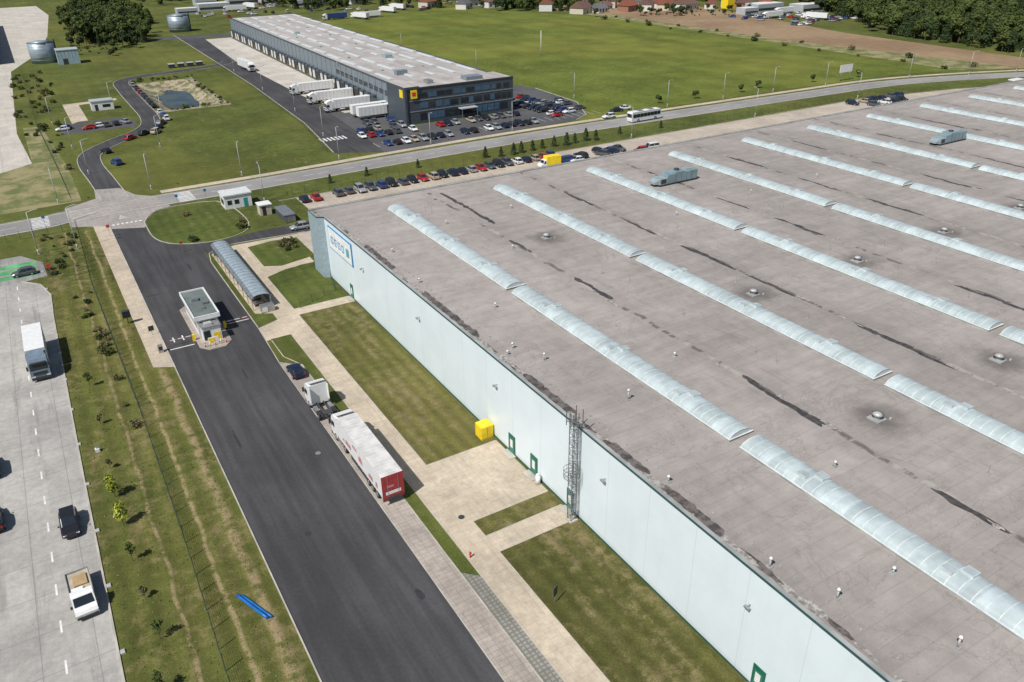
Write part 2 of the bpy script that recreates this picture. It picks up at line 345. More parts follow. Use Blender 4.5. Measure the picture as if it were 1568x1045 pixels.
def car_mesh(col,kind='hatch'):
    p=paint[col]; b=MB()
    hz={'hatch':0,'suv':.2,'sedan':0,'van':.35,'estate':.03}[kind]
    L={'hatch':2.05,'suv':2.25,'sedan':2.3,'van':2.4,'estate':2.3}[kind]
    belt=.9+hz*.5; roof=1.45+hz*.9; w=.88+(.04 if hz>.1 else 0)
    S=[(-L,w*.80,.42,belt-.18),(-L+.10,w*.93,.30,belt-.02),(-L+.5,w,.24,belt+.02),(-1.0,w,.22,belt),(0,w,.2,belt-.01),(.95,w,.22,belt-.03),(1.5,w*.98,.25,belt-.12),(L-.22,w*.92,.28,belt-.22),(L,w*.72,.40,belt-.36)]
    rings=[]
    for y,hw,zb,zt in S:
        m=(zb+zt)/2
        rings.append([(-hw*.9,y,zb),(hw*.9,y,zb),(hw,y,m-.05),(hw*.985,y,zt-.1),(hw*.86,y,zt),(-hw*.86,y,zt),(-hw*.985,y,zt-.1),(-hw,y,m-.05)])
    b.loft(rings,p,True,sm=False)
    yb={'hatch':-L+.12,'suv':-L+.15,'sedan':-1.75,'van':-L+.1,'estate':-L+.12}[kind]
    yr={'hatch':-1.35,'suv':-1.7,'sedan':-.95,'van':-2.1,'estate':-1.75}[kind]
    yf=.95 if kind!='van' else 1.45; yt=.25 if kind!='van' else .85
    wt=w*.74 if kind!='van' else w*.84
    C=[(yb,w*.86,belt-.02,w*.80,belt+.03),(yr,w*.87,belt-.02,wt,roof-.02),((yr+yt)/2,w*.88,belt-.02,wt*1.02,roof+.03),(yt,w*.88,belt-.02,wt,roof-.02),(yf,w*.86,belt-.06,w*.80,belt-.02)]
    rr=[[(-a,y,z),(a,y,z),(c,y,zz-.0),(c*.92,y,zz+.02),(-c*.92,y,zz+.02),(-c,y,zz)] for y,a,z,c,zz in C]
    def mm(i,j):
        if j==3: return glass if i in(0,3) else p
        if j in(2,4): return p
        if j in(1,5): return glass
        return p
    b.loft(rr,p,True,mats=mm)
    for y in ((yr+yt)/2,):
        for s in(-1,1): b.loft([[(s*w*.885,y-.05,belt),(s*w*.885,y+.05,belt),(s*(wt*1.02+.012),y+.05,roof+.0),(s*(wt*1.02+.012),y-.05,roof+.0)],[(s*w*.86,y-.05,belt),(s*w*.86,y+.05,belt),(s*wt*.97,y+.05,roof),(s*wt*.97,y-.05,roof)]],p)
    for s in(-1,1):
        b.box(min(s*w*.5,s*w*.86),max(s*w*.5,s*w*.86),L-.16,L-.035,belt-.42,belt-.30,hl)
        b.box(min(s*w*.6,s*w*.9),max(s*w*.6,s*w*.9),-L-.01,-L+.12,belt-.25,belt-.08,tl)
        b.box(min(s*w,s*(w+.16)),max(s*w,s*(w+.16)),.72,.86,belt,belt+.12,p)
    b.box(-.5,.5,L-.03,L+.015,.32,.48,plastic); 
    wheels(b,[(s*(w+.005),y) for s in(-1,1) for y in(-L+.8,L-.85)],.33 if hz<.1 else .37)
    return b.mesh('car_'+col)
cars={}
def car(x,y,rot=0,col=None,kind=None,name='parked_car'):
    col=col or R.choice(['white','black','silver','grey','grey','black','red','blue','navy','silver','white','navy','black','beige'] )
    kind=kind or R.choice(['hatch','hatch','suv','sedan','estate','suv','hatch'])
    if (col,kind) not in cars: cars[(col,kind)]=car_mesh(col,kind)
    inst(cars[(col,kind)],name,(x,y,.03),rot)
def row(x0,x1,y,step=2.75,rot=0,skip=.12,jit=.25):
    x=x0
    while x<x1:
        if R.random()>skip: car(x,y+R.uniform(-jit,jit),rot+(math.pi if R.random()<.5 else 0)+R.uniform(-.03,.03))
        x+=step
def coly(y0,y1,x,step=2.75,rot=math.pi/2,skip=.12):
    y=y0
    while y<y1:
        if R.random()>skip: car(x+R.uniform(-.25,.25),y,rot+(math.pi if R.random()<.5 else 0)+R.uniform(-.03,.03))
        y+=step
row(50,121,176.8,2.75,0,.08)
row(122,140,172.5,3.2,.2,.3)
car(118.5,170,1.5,'blue','van'); car(121.5,168.9,1.4,'white','hatch'); car(146,168,1.5,'white','van'); car(142,167.5,1.5,'red','estate')
car(131,170.5,.4,'grey','suv');car(134.5,171,.4,'navy','sedan')
row(240,266,175.5,3,.1,.25); row(244,262,170,3,.1,.4); 
row(87,100,213.6,2.75,0,.05); row(101,138,213.8,2.75,0,.1); row(84,101,226,2.75,0,.1); row(86,101,232.5,2.75,0,.1); row(89,101,242,2.75,0,.12)
row(110,138,226.5,2.75,0,.25); 
coly(217,252,147.5,2.75,math.pi/2,.12); coly(219,250,154,2.75,math.pi/2,.1); coly(222,240,160.5,2.75,math.pi/2,.35)
car(160,205.5,1.5,'white'); car(168,212,1.3,'black'); car(172,213,1.3,'white')
for k in range(16):
    y=268+k*6.0; x=39.2 if y>285 else 33+ (y-268)*.3
    if R.random()>.1: car(x,y,R.uniform(-.04,.04)+(0 if y>285 else -.6))
for (x,y,r,c) in ((29.5,268,-.75,'black'),(25,264,-.8,'red'),(17.5,236,.3,'blue'),(16.6,251,.4,'black'),(8.6,288.5,1.6,'white'),(9.5,290.2,1.6,'blue'),(16,286,1.55,'red'),(18.5,287,1.55,'white'),(21,287.2,.1,'grey'),(24,287.5,.1,'black'),(27,289,.3,'silver')): car(x,y,r,c)
car(23.6,100,0,'navy','hatch'); car(-7.1,81.0,math.pi,'black','suv')
car(43.2,158.8,1.5,'silver','hatch');car(46.8,159.4,1.5,'navy','hatch')
car(-14.3,97,.05,'navy','van'); car(-14.1,86,.05,'black','suv'); car(-7.8,162.6,1.6,'grey','hatch'); car(-20,120,0,'silver'); 
for k in range(70):
    car(R.uniform(395,455),R.uniform(335,395),R.choice([0,1.57,.4]),R.choice(['white','white','white','silver','grey','black','red','blue']),R.choice(['van','suv','sedan']))
for k in range(30): car(R.uniform(205,330),R.uniform(555,600),R.choice([0,1.57]),None,R.choice(['van','suv']))
for k in range(40): car(R.uniform(120,215),R.uniform(600,720),R.choice([0,1.57]),'white' if k%2 else None,R.choice(['van','suv']))

# trucks
wp=P('truck_white',(.76,.76,.75),.4,0,.05); tarp=P('trailer_roof',(.58,.57,.55),.7,0,.16,.8); redp=P('truck_red',(.36,.035,.045),.45)
chas=P('chassis',(.05,.05,.055),.7); graph=P('livery_red',(.55,.22,.22),.5); yel=P('yellow_panel',(.85,.62,.02),.5)
def cab(b,y1,m,w=1.25,h=3.5):
    y0=y1-2.25
    prof=[(y0,.75),(y1-.02,.62),(y1+.03,1.2),(y1,1.75),(y1-.22,2.75),(y1-.55,h-.15),(y1-1.0,h),(y0,h+.12)]
    b.loft([[(-w*.97,y,z) for y,z in prof],[(-w,y,z) for y,z in prof],[(w,y,z) for y,z in prof],[(w*.97,y,z) for y,z in prof]],m,True)
    b.face([(-w*.9,y1+.012,1.82),(w*.9,y1+.012,1.82),(w*.86,y1-.205,2.72),(-w*.86,y1-.205,2.72)],glass)
    b.box(-w*.8,w*.8,y1-.3,y1+.08,2.78,2.92,plastic)
    for s in(-1,1):
        x=s*(w+.012); b.face([(x,y1-.3,1.85),(x,y1-1.25,1.85),(x,y1-1.25,2.6),(x,y1-.5,2.6)],glass)
        b.box(min(s*(w+.05),s*(w+.28)),max(s*(w+.05),s*(w+.28)),y1-.2,y1-.08,1.9,2.55,plastic)
        b.box(min(s*w*.55,s*w*.95),max(s*w*.55,s*w*.95),y1-.05,y1+.06,.75,.95,hl)
        b.box(min(s*(w-.06),s*w),max(s*(w-.06),s*w),y0-.5,y0,1.2,h,m)
    b.box(-w,w,y1-.3,y1+.1,.35,.72,plastic); b.box(-w*.7,w*.7,y1,y1+.05,1.05,1.55,plastic)
    b.loft([[(-w*.85,y1-1.0,h+.02),(w*.85,y1-1.0,h+.02)],[(-w*.88,y0,h+.5),(w*.88,y0,h+.5)]],m,False,closed=False)
def chassis(b,y0,y1):
    for s in(-.45,.45): b.box(s-.06,s+.06,y0,y1,.75,.98,chas)
    b.box(-.6,.6,y0+.4,y0+1.5,.99,1.1,chas)
    for s in(-1,1): b.box(min(s*.7,s*1.2),max(s*.7,s*1.2),y0+1.9,y0+3.2,.45,1.0,alu)
def tractor(col=None):
    b=MB(); m=col or wp; chassis(b,-3.1,.9); cab(b,3.1,m); wheels(b,[(s*1.22,y) for s in(-1,1) for y in(-1.9,1.75)],.5,.35)
    for s in(-1,1): b.box(min(s*.75,s*1.24),max(s*.75,s*1.24),-2.5,-1.3,1.02,1.07,plastic)
    return b
def semi(length=13.6,h=4.0,side=wp,roof=tarp,rear=redp,cabm=wp,liv=True,ribs=True,axles=3):
    b=MB(); T0=-8.2; T1=T0+length; w=1.27
    for s in(-1,1): b.box(min(s*.3,s*.45),max(s*.3,s*.45),T0+.3,T1-.4,.9,1.18,chas)
    b.box(-w,w,T0+.06,T1,1.2,h-.06,side)
    b.box(-w-.01,w+.01,T0+.05,T1+.01,h-.055,h,roof)
    b.box(-w-.015,w+.015,T0,T0+.055,1.15,h+.01,rear)
    for x in(-.62,.62): b.box(x-.02,x+.02,T0-.03,T0-.004,1.25,h-.1,alu)
    b.box(-.015,.015,T0-.01,T0-.003,1.2,h,chas)
    b.box(-w,w,T0-.05,T0+.1,.75,1.1,chas)
    for s in(-1,1): b.box(min(s*.7,s*1.2),max(s*.7,s*1.2),T0-.07,T0-.052,.85,1.0,tl)
    if ribs:
        k=T0+.6
        while k<T1-.3:
            b.box(-w,w,k,k+.04,h+.002,h+.02,side); k+=.62
        for s in(-1,1):
            k=T0+.5
            while k<T1: b.box(min(s*(w+.002),s*(w+.03)),max(s*(w+.002),s*(w+.03)),k,k+.04,1.1,h-.2,alu if not liv else wp); k+=1.35
    if liv:
        for (a,c,z0,z1) in ((1.2,3.0,1.9,2.5),(3.3,4.0,1.9,2.2),(-5.5,-4.2,1.7,2.3),(-2.4,-1.2,2.0,2.8),(-6.9,-6.2,1.7,2.4),(-.8,.6,2.9,3.2)):
            for s in(-1,1): b.face([(s*(w+.034),a,z0),(s*(w+.034),c,z0),(s*(w+.034),c-.2,z1),(s*(w+.034),a+.15,z1)],graph)
        b.box(-.9,.9,T0-.012,T0-.006,1.5,1.9,wp); b.box(-.7,.1,T0-.012,T0-.006,2.4,2.7,graph)
    for s in(-1,1): b.box(min(s*1.18,s*1.24),max(s*1.18,s*1.24),T0+4.6,max(T1-3.8,T0+4.8),.5,1.15,chas)
    wheels(b,[(s*1.22,y) for s in(-1,1) for y in(T0+2.0,T0+3.3,T0+4.6)[:axles]],.5,.35)
    if cabm:
        y1=T1+2.85; chassis(b,T1-2.3,y1-2.2); cab(b,y1,cabm); wheels(b,[(s*1.22,y) for s in(-1,1) for y in((T1-1.6,y1-1.35) if axles==3 else (y1-1.35,))],.5,.35)
    return b
semi().obj('semi_truck',(24.0,74.3,.02))
tractor().obj('truck_tractor',(23.6,88.6,.02))
bluegrey=P('truck_bluegrey',(.16,.21,.27),.4)
b=semi(9.4,3.8,wp,wp,wp,bluegrey,False); b.obj('box_truck',(-7.5,121.5,.02),math.pi)
s1=semi(13.6,4.0,wp,wp,yel,wp,False).mesh('white_semi'); 
for (x,y) in ((94.6,303),(94.6,283),(95,266.5)): inst(s1,'semi_truck',(x,y,.03),math.pi/2)
s2=semi(13.6,4,wp,wp,yel,None,False).mesh('trailer')
for (x,y) in ((97.2,249.5),(96.8,253.8)): inst(s2,'semi_trailer',(x,y,.03),math.pi/2)
inst(s1,'semi_truck',(88,372,.03),.05+math.pi)
yt=P('cargo_beige',(.42,.37,.29),.8)
b=MB(); w=1.05
b.box(-w,w,-3.1,1.0,.75,3.0,yel,bv=.05); b.box(-.4,.4,-3.0,2.2,.4,.74,chas)
prof=[(1.05,.45),(2.75,.42),(2.8,.85),(2.55,1.15),(2.05,1.3),(1.6,2.1),(1.05,2.15)]
b.loft([[(-w*.93,y,z) for y,z in prof],[(w*.93,y,z) for y,z in prof]],wp)
b.face([(-.85,2.05,1.36),(.85,2.05,1.36),(.8,1.66,2.05),(-.8,1.66,2.05)],glass)
for s in(-1,1): x=s*(w*.93+.01); b.face([(x,1.95,1.3),(x,1.2,1.3),(x,1.2,1.95),(x,1.6,1.95)],glass)
wheels(b,[(s*w,y) for s in(-1,1) for y in(-1.9,1.9)],.38); b.obj('delivery_truck',(112.5,168.8,.02),1.48)
for (x,y,c) in ((190,540,'b'),(205,534,'w'),(212,536,'w'),(250,575,'w'),(236,560,'w'),(150,640,'w'),(165,655,'w'),(430,352,'w'),(415,372,'w'),(440,385,'w')):
    semi(13.6,4,paint['blue'] if c=='b' else wp,paint['blue'] if c=='b' else wp,wp,wp,False,False).obj('semi_truck',(x,y,.03),R.choice([.3,1.57]))
b=MB()
b.box(-.45,.45,-2.9,1.2,.5,.72,chas)
b.box(-1.02,1.02,-2.95,.9,.76,.86,alu)
for (x0,x1,y0,y1) in ((-1.02,-.97,-2.95,.9),(.97,1.02,-2.95,.9),(-.97,.97,-2.95,-2.9),(-.97,.97,.85,.9)): b.box(x0,x1,y0,y1,.87,1.32,alu)
b.box(-.96,.96,-2.88,.84,.87,1.15,yt); b.box(-.7,.5,-2.2,-.6,1.16,1.34,P('timber',(.4,.28,.15),.8)); b.box(-.2,.8,-.3,.5,1.16,1.4,wp)
for x in(-.97,.93): b.box(x,x+.04,.92,.98,.8,2.0,alu)
b.box(-.92,.92,.92,.98,1.96,2.0,alu)
w=.98; prof=[(1.0,.45),(3.0,.42),(3.05,.85),(2.85,1.1),(2.35,1.25),(1.85,2.02),(1.5,2.12),(1.0,2.1)]
b.loft([[(-w*.96,y,z) for y,z in prof],[(-w,y,z) for y,z in prof],[(w,y,z) for y,z in prof],[(w*.96,y,z) for y,z in prof]],wp)
b.face([(-.85,2.365,1.29),(.85,2.365,1.29),(.8,1.90,1.99),(-.8,1.90,1.99)],glass)
for s in(-1,1):
    x=s*(w+.008); b.face([(x,2.2,1.28),(x,1.2,1.28),(x,1.2,1.95),(x,1.8,1.95)],glass)
    b.box(min(s*1.0,s*1.18),max(s*1.0,s*1.18),2.15,2.3,1.2,1.45,plastic); b.box(min(s*.55,s*.9),max(s*.55,s*.9),2.95,3.06,.68,.85,hl)
b.box(-.9,.9,3.03,3.09,.35,.55,plastic)
wheels(b,[(s*1.0,y) for s in(-1,1) for y in(-1.6,2.2)],.36)
b.obj('pickup_truck',(-7.0,69.0,.02),math.pi+.05)
b=MB(); w=1.27
prof=[(-6,.35),(6.0,.35),(6.1,1.2),(5.95,2.6),(5.7,3.15),(-5.8,3.2),(-6.05,2.8),(-6.1,1.0)]
b.loft([[(-w*.95,y,z) for y,z in prof],[(-w,y,z) for y,z in prof],[(w,y,z) for y,z in prof],[(w*.95,y,z) for y,z in prof]],wp)
for s in(-1,1):
    x=s*(w+.012)
    for k in range(8): b.face([(x,-5.6+k*1.42,1.55),(x,-5.6+k*1.42+1.3,1.55),(x,-5.6+k*1.42+1.3,2.6),(x,-5.6+k*1.42,2.6)],glass)
b.face([(-1.15,6.13,1.3),(1.15,6.13,1.3),(1.1,5.98,2.6),(-1.1,5.98,2.6)],glass); b.face([(-1.1,-6.13,1.6),(1.1,-6.13,1.6),(1.1,-6.08,2.7),(-1.1,-6.08,2.7)],glass)
b.box(-.8,.8,-3,-1,3.2,3.4,alu); b.box(-.8,.8,1.5,3.2,3.2,3.4,alu)
wheels(b,[(s*1.25,y) for s in(-1,1) for y in(-3.4,3.7)],.5,.3); b.obj('bus',(167.5,197.0,.03),-math.pi/2+.03)

# ------------------------------------------------------------------ warehouse
HR=11.3
wh=empty('warehouse',(150,50,0)); 
def ch(o): o.parent=wh; o.matrix_parent_inverse=Matrix.Translation((-150,-50,0)); return o
t=NT('white_cladding'); t.pos()
k1=t.line(t.Y,6.1,.06); k2=t.line(t.Z,1.0,.03,.5); n=t.noise(.25,5,.6); n2=t.noise(.5,5,.6,stretch=(1,1.5,.12))
c=t.scale((.70,.785,.825),t.math('MULTIPLY',t.step(n,.3,.7,.965,1.02),t.step(n2,.5,.75,1.0,.965)))
c=t.mix(t.math('MULTIPLY',k1,.35),c,(.42,.5,.54)); c=t.mix(t.math('MULTIPLY',k2,.05),c,(.4,.45,.47))
c=t.mix(t.step(t.Z,.9,.2,0,.22),c,(.34,.33,.27)); clad=t.out(c,.36)
t=NT('roof_membrane'); t.pos()
n1=t.noise(.035,5,.6); n2=t.noise(.5,8,.7); n3=t.noise(9,5,.75); n4=t.noise(.35,6,.65,stretch=(1,.12,1)); n5=t.noise(.6,5,.6,stretch=(.12,1,1)); n6=t.noise(.11,7,.62,dist=.8); n7=t.noise(.9,6,.6,stretch=(1,.1,1))
v=t.math('MULTIPLY',t.step(n1,.3,.7,.86,1.10),t.step(n2,.3,.7,.90,1.08)); v=t.math('MULTIPLY',v,t.step(n3,.3,.7,.93,1.07)); v=t.math('MULTIPLY',v,t.step(n5,.35,.7,.93,1.06)); v=t.math('MULTIPLY',v,t.step(n7,.55,.75,1.0,.87))
c=t.scale((.352,.318,.295),v)
tide=t.step(t.math('ABSOLUTE',t.math('SUBTRACT',n6,.52)),.010,.002,0,.28); c=t.mix(tide,c,(.17,.15,.14))
c=t.mix(t.step(n6,.60,.66,0,.22),c,(.19,.168,.16))
wn=t.n('ShaderNodeTexWhiteNoise'); wn.noise_dimensions='2D'; cb=t.n('ShaderNodeCombineXYZ')
t.l(t.math('FLOOR',t.math('DIVIDE',t.math('ADD',t.X,1.0),7.27)),cb.inputs[0]); t.l(t.math('FLOOR',t.math('DIVIDE',t.Y,1.62)),cb.inputs[1]); t.l(cb.outputs[0],wn.inputs['Vector'])
c=t.scale(c,t.math('MULTIPLY_ADD',wn.outputs['Value'],.06,.97))
seam=t.line(t.Y,1.62,.07,.81); c=t.mix(t.math('MULTIPLY',seam,.2),c,(.16,.14,.13))
seam2=t.line(t.X,7.27,.07,1.0+3.635); c=t.mix(t.math('MULTIPLY',seam2,.18),c,(.44,.40,.37))
vx=t.math('SUBTRACT',t.X,61.4-10.9); wob=t.math('MULTIPLY',t.math('SUBTRACT',t.noise(.35,4),.5),1.4)
fx=t.math('ABSOLUTE',t.math('SUBTRACT',t.math('MULTIPLY',t.math('FRACT',t.math('DIVIDE',t.math('ADD',vx,wob),21.8)),21.8),10.9))
nv=t.noise(.22,5,.7,stretch=(.3,1,1))
c=t.mix(t.math('MULTIPLY',t.step(fx,.5,.12),t.step(nv,.5,.56,0,.8)),c,(.085,.075,.07))
c=t.mix(t.math('MULTIPLY',t.step(fx,.42,.2),t.step(nv,.47,.43,0,.6)),c,(.47,.44,.40))
c=t.mix(t.step(fx,3.4,.5,0,.2),c,(.17,.152,.142))
VENTS=[(67,101),(78.7,67.5),(66.6,39),(100.4,67.6),(88.8,39.4),(122.2,68),(144,68),(110.6,39.4),(166,68),(132.4,39.5)]
vc=None
for (x,y) in VENTS:
    vm=t.n('ShaderNodeVectorMath'); vm.operation='DISTANCE'; t.l(t._pos,vm.inputs[0]); vm.inputs[1].default_value=(x+.3,y,HR)
    d=vm.outputs['Value']; vc=d if vc is None else t.math('MINIMUM',vc,d)
vd=t.math('ADD',vc,t.math('MULTIPLY',t.math('SUBTRACT',n2,.5),3.0))
c=t.mix(t.step(vd,4.4,.4,0,.72),c,(.085,.075,.07))
roofm=t.out(c,.8,t.math('ADD',n3,n4),.3,.03,spec=.3)
teal=P('teal_trim',(.03,.085,.085),.5); greyclad=P('grey_cladding',(.28,.36,.40),.5); cap=P('parapet_cap',(.33,.34,.33),.6,0,.2,.4)
XW=39.9
b=MB(); b.face([(XW,-60,0),(XW,130.5,0),(XW,130.5,HR+.2),(XW,-60,HR+.2)],clad); ch(b.obj('west_wall'))
b=MB(); b.face([(XW,130.5,0),(38.8,131.3,0),(38.8,131.3,HR+.2),(XW,130.5,HR+.2)],greyclad); b.face([(38.8,131.3,0),(38.8,136,0),(38.8,136,HR+.2),(38.8,131.3,HR+.2)],greyclad)
b.face([(38.8,136,0),(430,134,0),(430,134,HR+.2),(38.8,136,HR+.2)],clad); b.face([(430,134,0),(430,-60,0),(430,-60,HR+.2),(430,134,HR+.2)],clad); ch(b.obj('end_walls'))
b=MB(); b.face([(XW,-60,HR),(430,-60,HR),(430,134,HR),(38.8,136,HR),(38.8,131.3,HR),(XW,130.5,HR)],roofm); ch(b.obj('roof'))
b=MB(); edge=[(XW,-60),(XW,130.5),(38.8,131.3),(38.8,136),(430,134)]
ribbon(b,[Vector(p) for p in edge],.42,HR+.004,HR+.2,cap,-.2); ribbon(b,[Vector(p) for p in edge],.06,HR+.02,HR+.23,teal,.04); ch(b.obj('parapet'))
b=MB(); ribbon(b,[Vector((XW,-60)),Vector((XW,130.5))],.04,0,.22,teal,.03); ch(b.obj('plinth'))
def blob(b,x,y,lx,ly,z,m,n=22,seed=0,rag=.35):
    pts=[]
    for i in range(n):
        a=2*math.pi*i/n; r=1+rag*2*(mnoise.noise(Vector((math.cos(a)*1.7+seed*3.1,math.sin(a)*1.7,seed*1.7))))
        pts.append((x+lx*r*math.cos(a),y+ly*r*math.sin(a),z))
    b.face(pts,m)
t=NT('roof_dirt'); t.pos(); n=t.noise(1.2,7,.7); dirt=t.out(t.mix(t.step(n,.4,.6),(.06,.053,.05),(.16,.14,.13)),.75)
t=NT('roof_silt'); t.pos(); n=t.noise(2.2,7,.75); silt=t.out(t.mix(t.step(n,.42,.6),(.2,.18,.16),(.44,.42,.39)),.9)
t=NT('wet_puddle'); t.pos(); n=t.noise(1.5,5); puddle=t.out(t.mix(t.step(n,.35,.65),(.045,.04,.04),(.09,.08,.075)),.6)
b=MB(); s=0
for (x,y0,y1,w) in ((63.4,129.5,112,.45),(83.2,119,110.4,.4),(61.6,84,77,.45),(83,85.5,76,.5),(61.3,52,41.3,.45),(61.2,28.4,22.8,.55),(82.8,52.5,42,.42),(105,86,78,.45),(105,120,111,.35),(104.6,51,44,.4),(126.8,84,76,.4),(126.8,118,110,.35),(148.5,90,80,.4),(148.5,122,112,.35),(126.5,50,41,.4),(170,116,106,.4),(104.8,27,20,.4),(61.3,11,4,.5),(83,98,93,.3),(105,100,94,.3),(61.5,103,99,.3),(83.1,69,64,.3),(126.7,100,93,.3),(170,90,80,.4),(192,120,108,.4)):
    L=y0-y1; k=0
    while k<L:
        seg=R.uniform(1.6,3.8); s+=1; blob(b,x+R.uniform(-.25,.25),y1+k+seg*.4,w*R.uniform(.6,1.1),seg*.62,HR+.004+.0007*(s%7),puddle,20,s,.3); k+=seg*.8
ch(b.obj('roof_puddle_stain'))
b=MB(); s=100; y=-20
while y<129:
    s+=1
    blob(b,XW+.8+R.uniform(-.1,.25),y,R.uniform(.18,.45),R.uniform(.7,2.6),HR+.004+.0007*(s%7),R.choice([silt,silt,silt,dirt]),20,s,.35); y+=R.uniform(1.2,3.2)
for (y0,y1) in ((92,78),(66,58),(42,36),(113,104),(50,46)):
    yy=y1
    while yy<y0: s+=1; blob(b,XW+1.1,yy,.5,1.4,HR+.01+.0007*(s%5),dirt,20,s,.3); yy+=1.7
for k in range(110):
    s+=1; xx=61.4+21.8*R.randint(0,6)+R.uniform(-.5,.6); blob(b,xx,R.uniform(5,130),R.uniform(.12,.35),R.uniform(.3,1.5),HR+.012+.0006*(s%6),R.choice([silt,silt,dirt]),14,s,.4)
ch(b.obj('roof_silt'))
t=NT('skylight_polycarbonate'); t.pos()
wn=t.n('ShaderNodeTexWhiteNoise'); wn.noise_dimensions='2D'; cb=t.n('ShaderNodeCombineXYZ')
t.l(t.math('FLOOR',t.math('DIVIDE',t.Y,1.06)),cb.inputs[0]); t.l(t.math('FLOOR',t.math('DIVIDE',t.X,10)),cb.inputs[1]); t.l(cb.outputs[0],wn.inputs['Vector'])
n=t.noise(.8,6,.6); n2=t.noise(.3,4,.6); v=t.math('MULTIPLY',t.math('MULTIPLY_ADD',wn.outputs['Value'],.18,.88),t.step(n,.3,.7,.88,1.08)); v=t.math('MULTIPLY',v,t.step(n2,.35,.65,.9,1.06))
pc=t.out(t.scale((.455,.525,.535),v),.45); 
rib=P('skylight_rib',(.60,.64,.64),.5); curb=P('skylight_curb',(.34,.34,.32),.7,0,.25,.5); frame=P('hatch_frame',(.52,.57,.58),.45)
def skymesh(L):
    b=MB(); Wd=3.0; n=10; npan=int(round(L/1.06)); pw=L/npan; zc=.25
    def arc(y,e,zoff=0):
        return [((Wd/2+e)*-math.cos(math.pi*i/n),y,zc+ (.64+e)*math.sin(math.pi*i/n)**.9+zoff) for i in range(n+1)]
    b.box(-Wd/2-.1,Wd/2+.1,-.08,L+.08,0,zc,curb); b.box(-Wd/2-.15,Wd/2+.15,-.13,L+.13,zc+.002,zc+.04,rib)
    for k in range(npan): b.loft([arc(k*pw+.03,0),arc((k+1)*pw-.03,0)],pc,False,closed=False,sm=True)
    for k in range(npan+1): 
        y=k*pw; b.loft([arc(y-.035,0),arc(y-.035,.025),arc(y+.035,.025),arc(y+.035,0)],rib,False,closed=False,sm=False)
    for y in(0,L): b.face(arc(y,0),rib)
    for yy in (L*.17,L*.46,L*.80):
        for (x0,x1,dy) in ((.12,1.2,0),(-.9,.05,1.1)):
            z0=zc+.5; y0=yy+dy
            b.loft([[(x0,y0,z0),(x1,y0,z0-.2),(x1,y0+1.0,z0-.2),(x0,y0+1.0,z0)],[(x0,y0,z0+.34),(x1,y0,z0+.22),(x1,y0+1.0,z0+.22),(x0,y0+1.0,z0+.34)]],frame)
            b.face([(x0+.08,y0+.08,z0+.345),(x1-.08,y0+.08,z0+.235),(x1-.08,y0+.92,z0+.235),(x0+.08,y0+.92,z0+.345)],pc)
    return b.mesh('roof_skylight')
sm_=skymesh(41.2)
XS=[52.55+21.8*k for k in range(17)]
for x in XS:
    for y0 in (86.9,44.1,1.4,-41.3): ch(inst(sm_,'roof_skylight',(x,y0,HR)))
vb=P('vent_grey',(.5,.5,.48),.5,.2); b=MB()
for (x,y) in VENTS:
    b.cyl((x,y,HR),(x,y,HR+.5),.32,vb,n=14); b.cyl((x,y,HR+.5),(x,y,HR+.62),.32,vb,.62,n=14); b.cyl((x,y,HR+.62),(x,y,HR+.78),.62,vb,.2,n=14); b.box(x-.7,x+.7,y-.7,y+.7,HR,HR+.14,cap)
    b.box(x+1.0,x+1.25,y-.9,y-.7,HR,HR+.2,vb)
for (x,y,h) in ((43,72,.7),(44.6,67.5,.9),(41.7,71,.5),(47.5,55.5,1.2),(41.8,42.5,.6),(41.4,30,.9),(43.2,25,.9),(47,83,.6),(42,96,.6),(56.5,116,.5),(60,100,.5),(43.5,109,.5),(49,24.4,.6),(46.6,17.5,1.0),(58,60,.5),(70,117,.5),(92,98,.5),(66,20,.5),(80,30,.5),(95,60,.5),(112,100,.5),(76,95,.5),(130,100,.6),(118,122,.6),(84,14,.5),(56.5,36,.5)):
    b.cyl((x,y,HR),(x,y,HR+h),.09,vb,n=8); b.cyl((x,y,HR+h),(x,y,HR+h+.12),.2,wp,.08,n=10); b.box(x-.22,x+.22,y-.22,y+.22,HR,HR+.08,cap)
ch(b.obj('roof_vents'))
b=MB()
for k in range(40):
    x=R.choice([57,66.5,79,88,101,110])+R.uniform(-1,1); y=R.uniform(8,128); b.cyl((x,y,HR),(x,y,HR+1.0),.02,alu,n=5); b.box(x-.15,x+.15,y-.15,y+.15,HR,HR+.08,cap)
y=4
while y<128:
    b.box(XW+2.2,XW+2.35,y,y+.15,HR,HR+.1,cap); y+=1.5
ch(b.obj('lightning_rods'))
hv=P('hvac_bluegrey',(.25,.34,.37),.5,.2,.15,.6); hv2=P('hvac_grey',(.33,.40,.42),.5,.2)
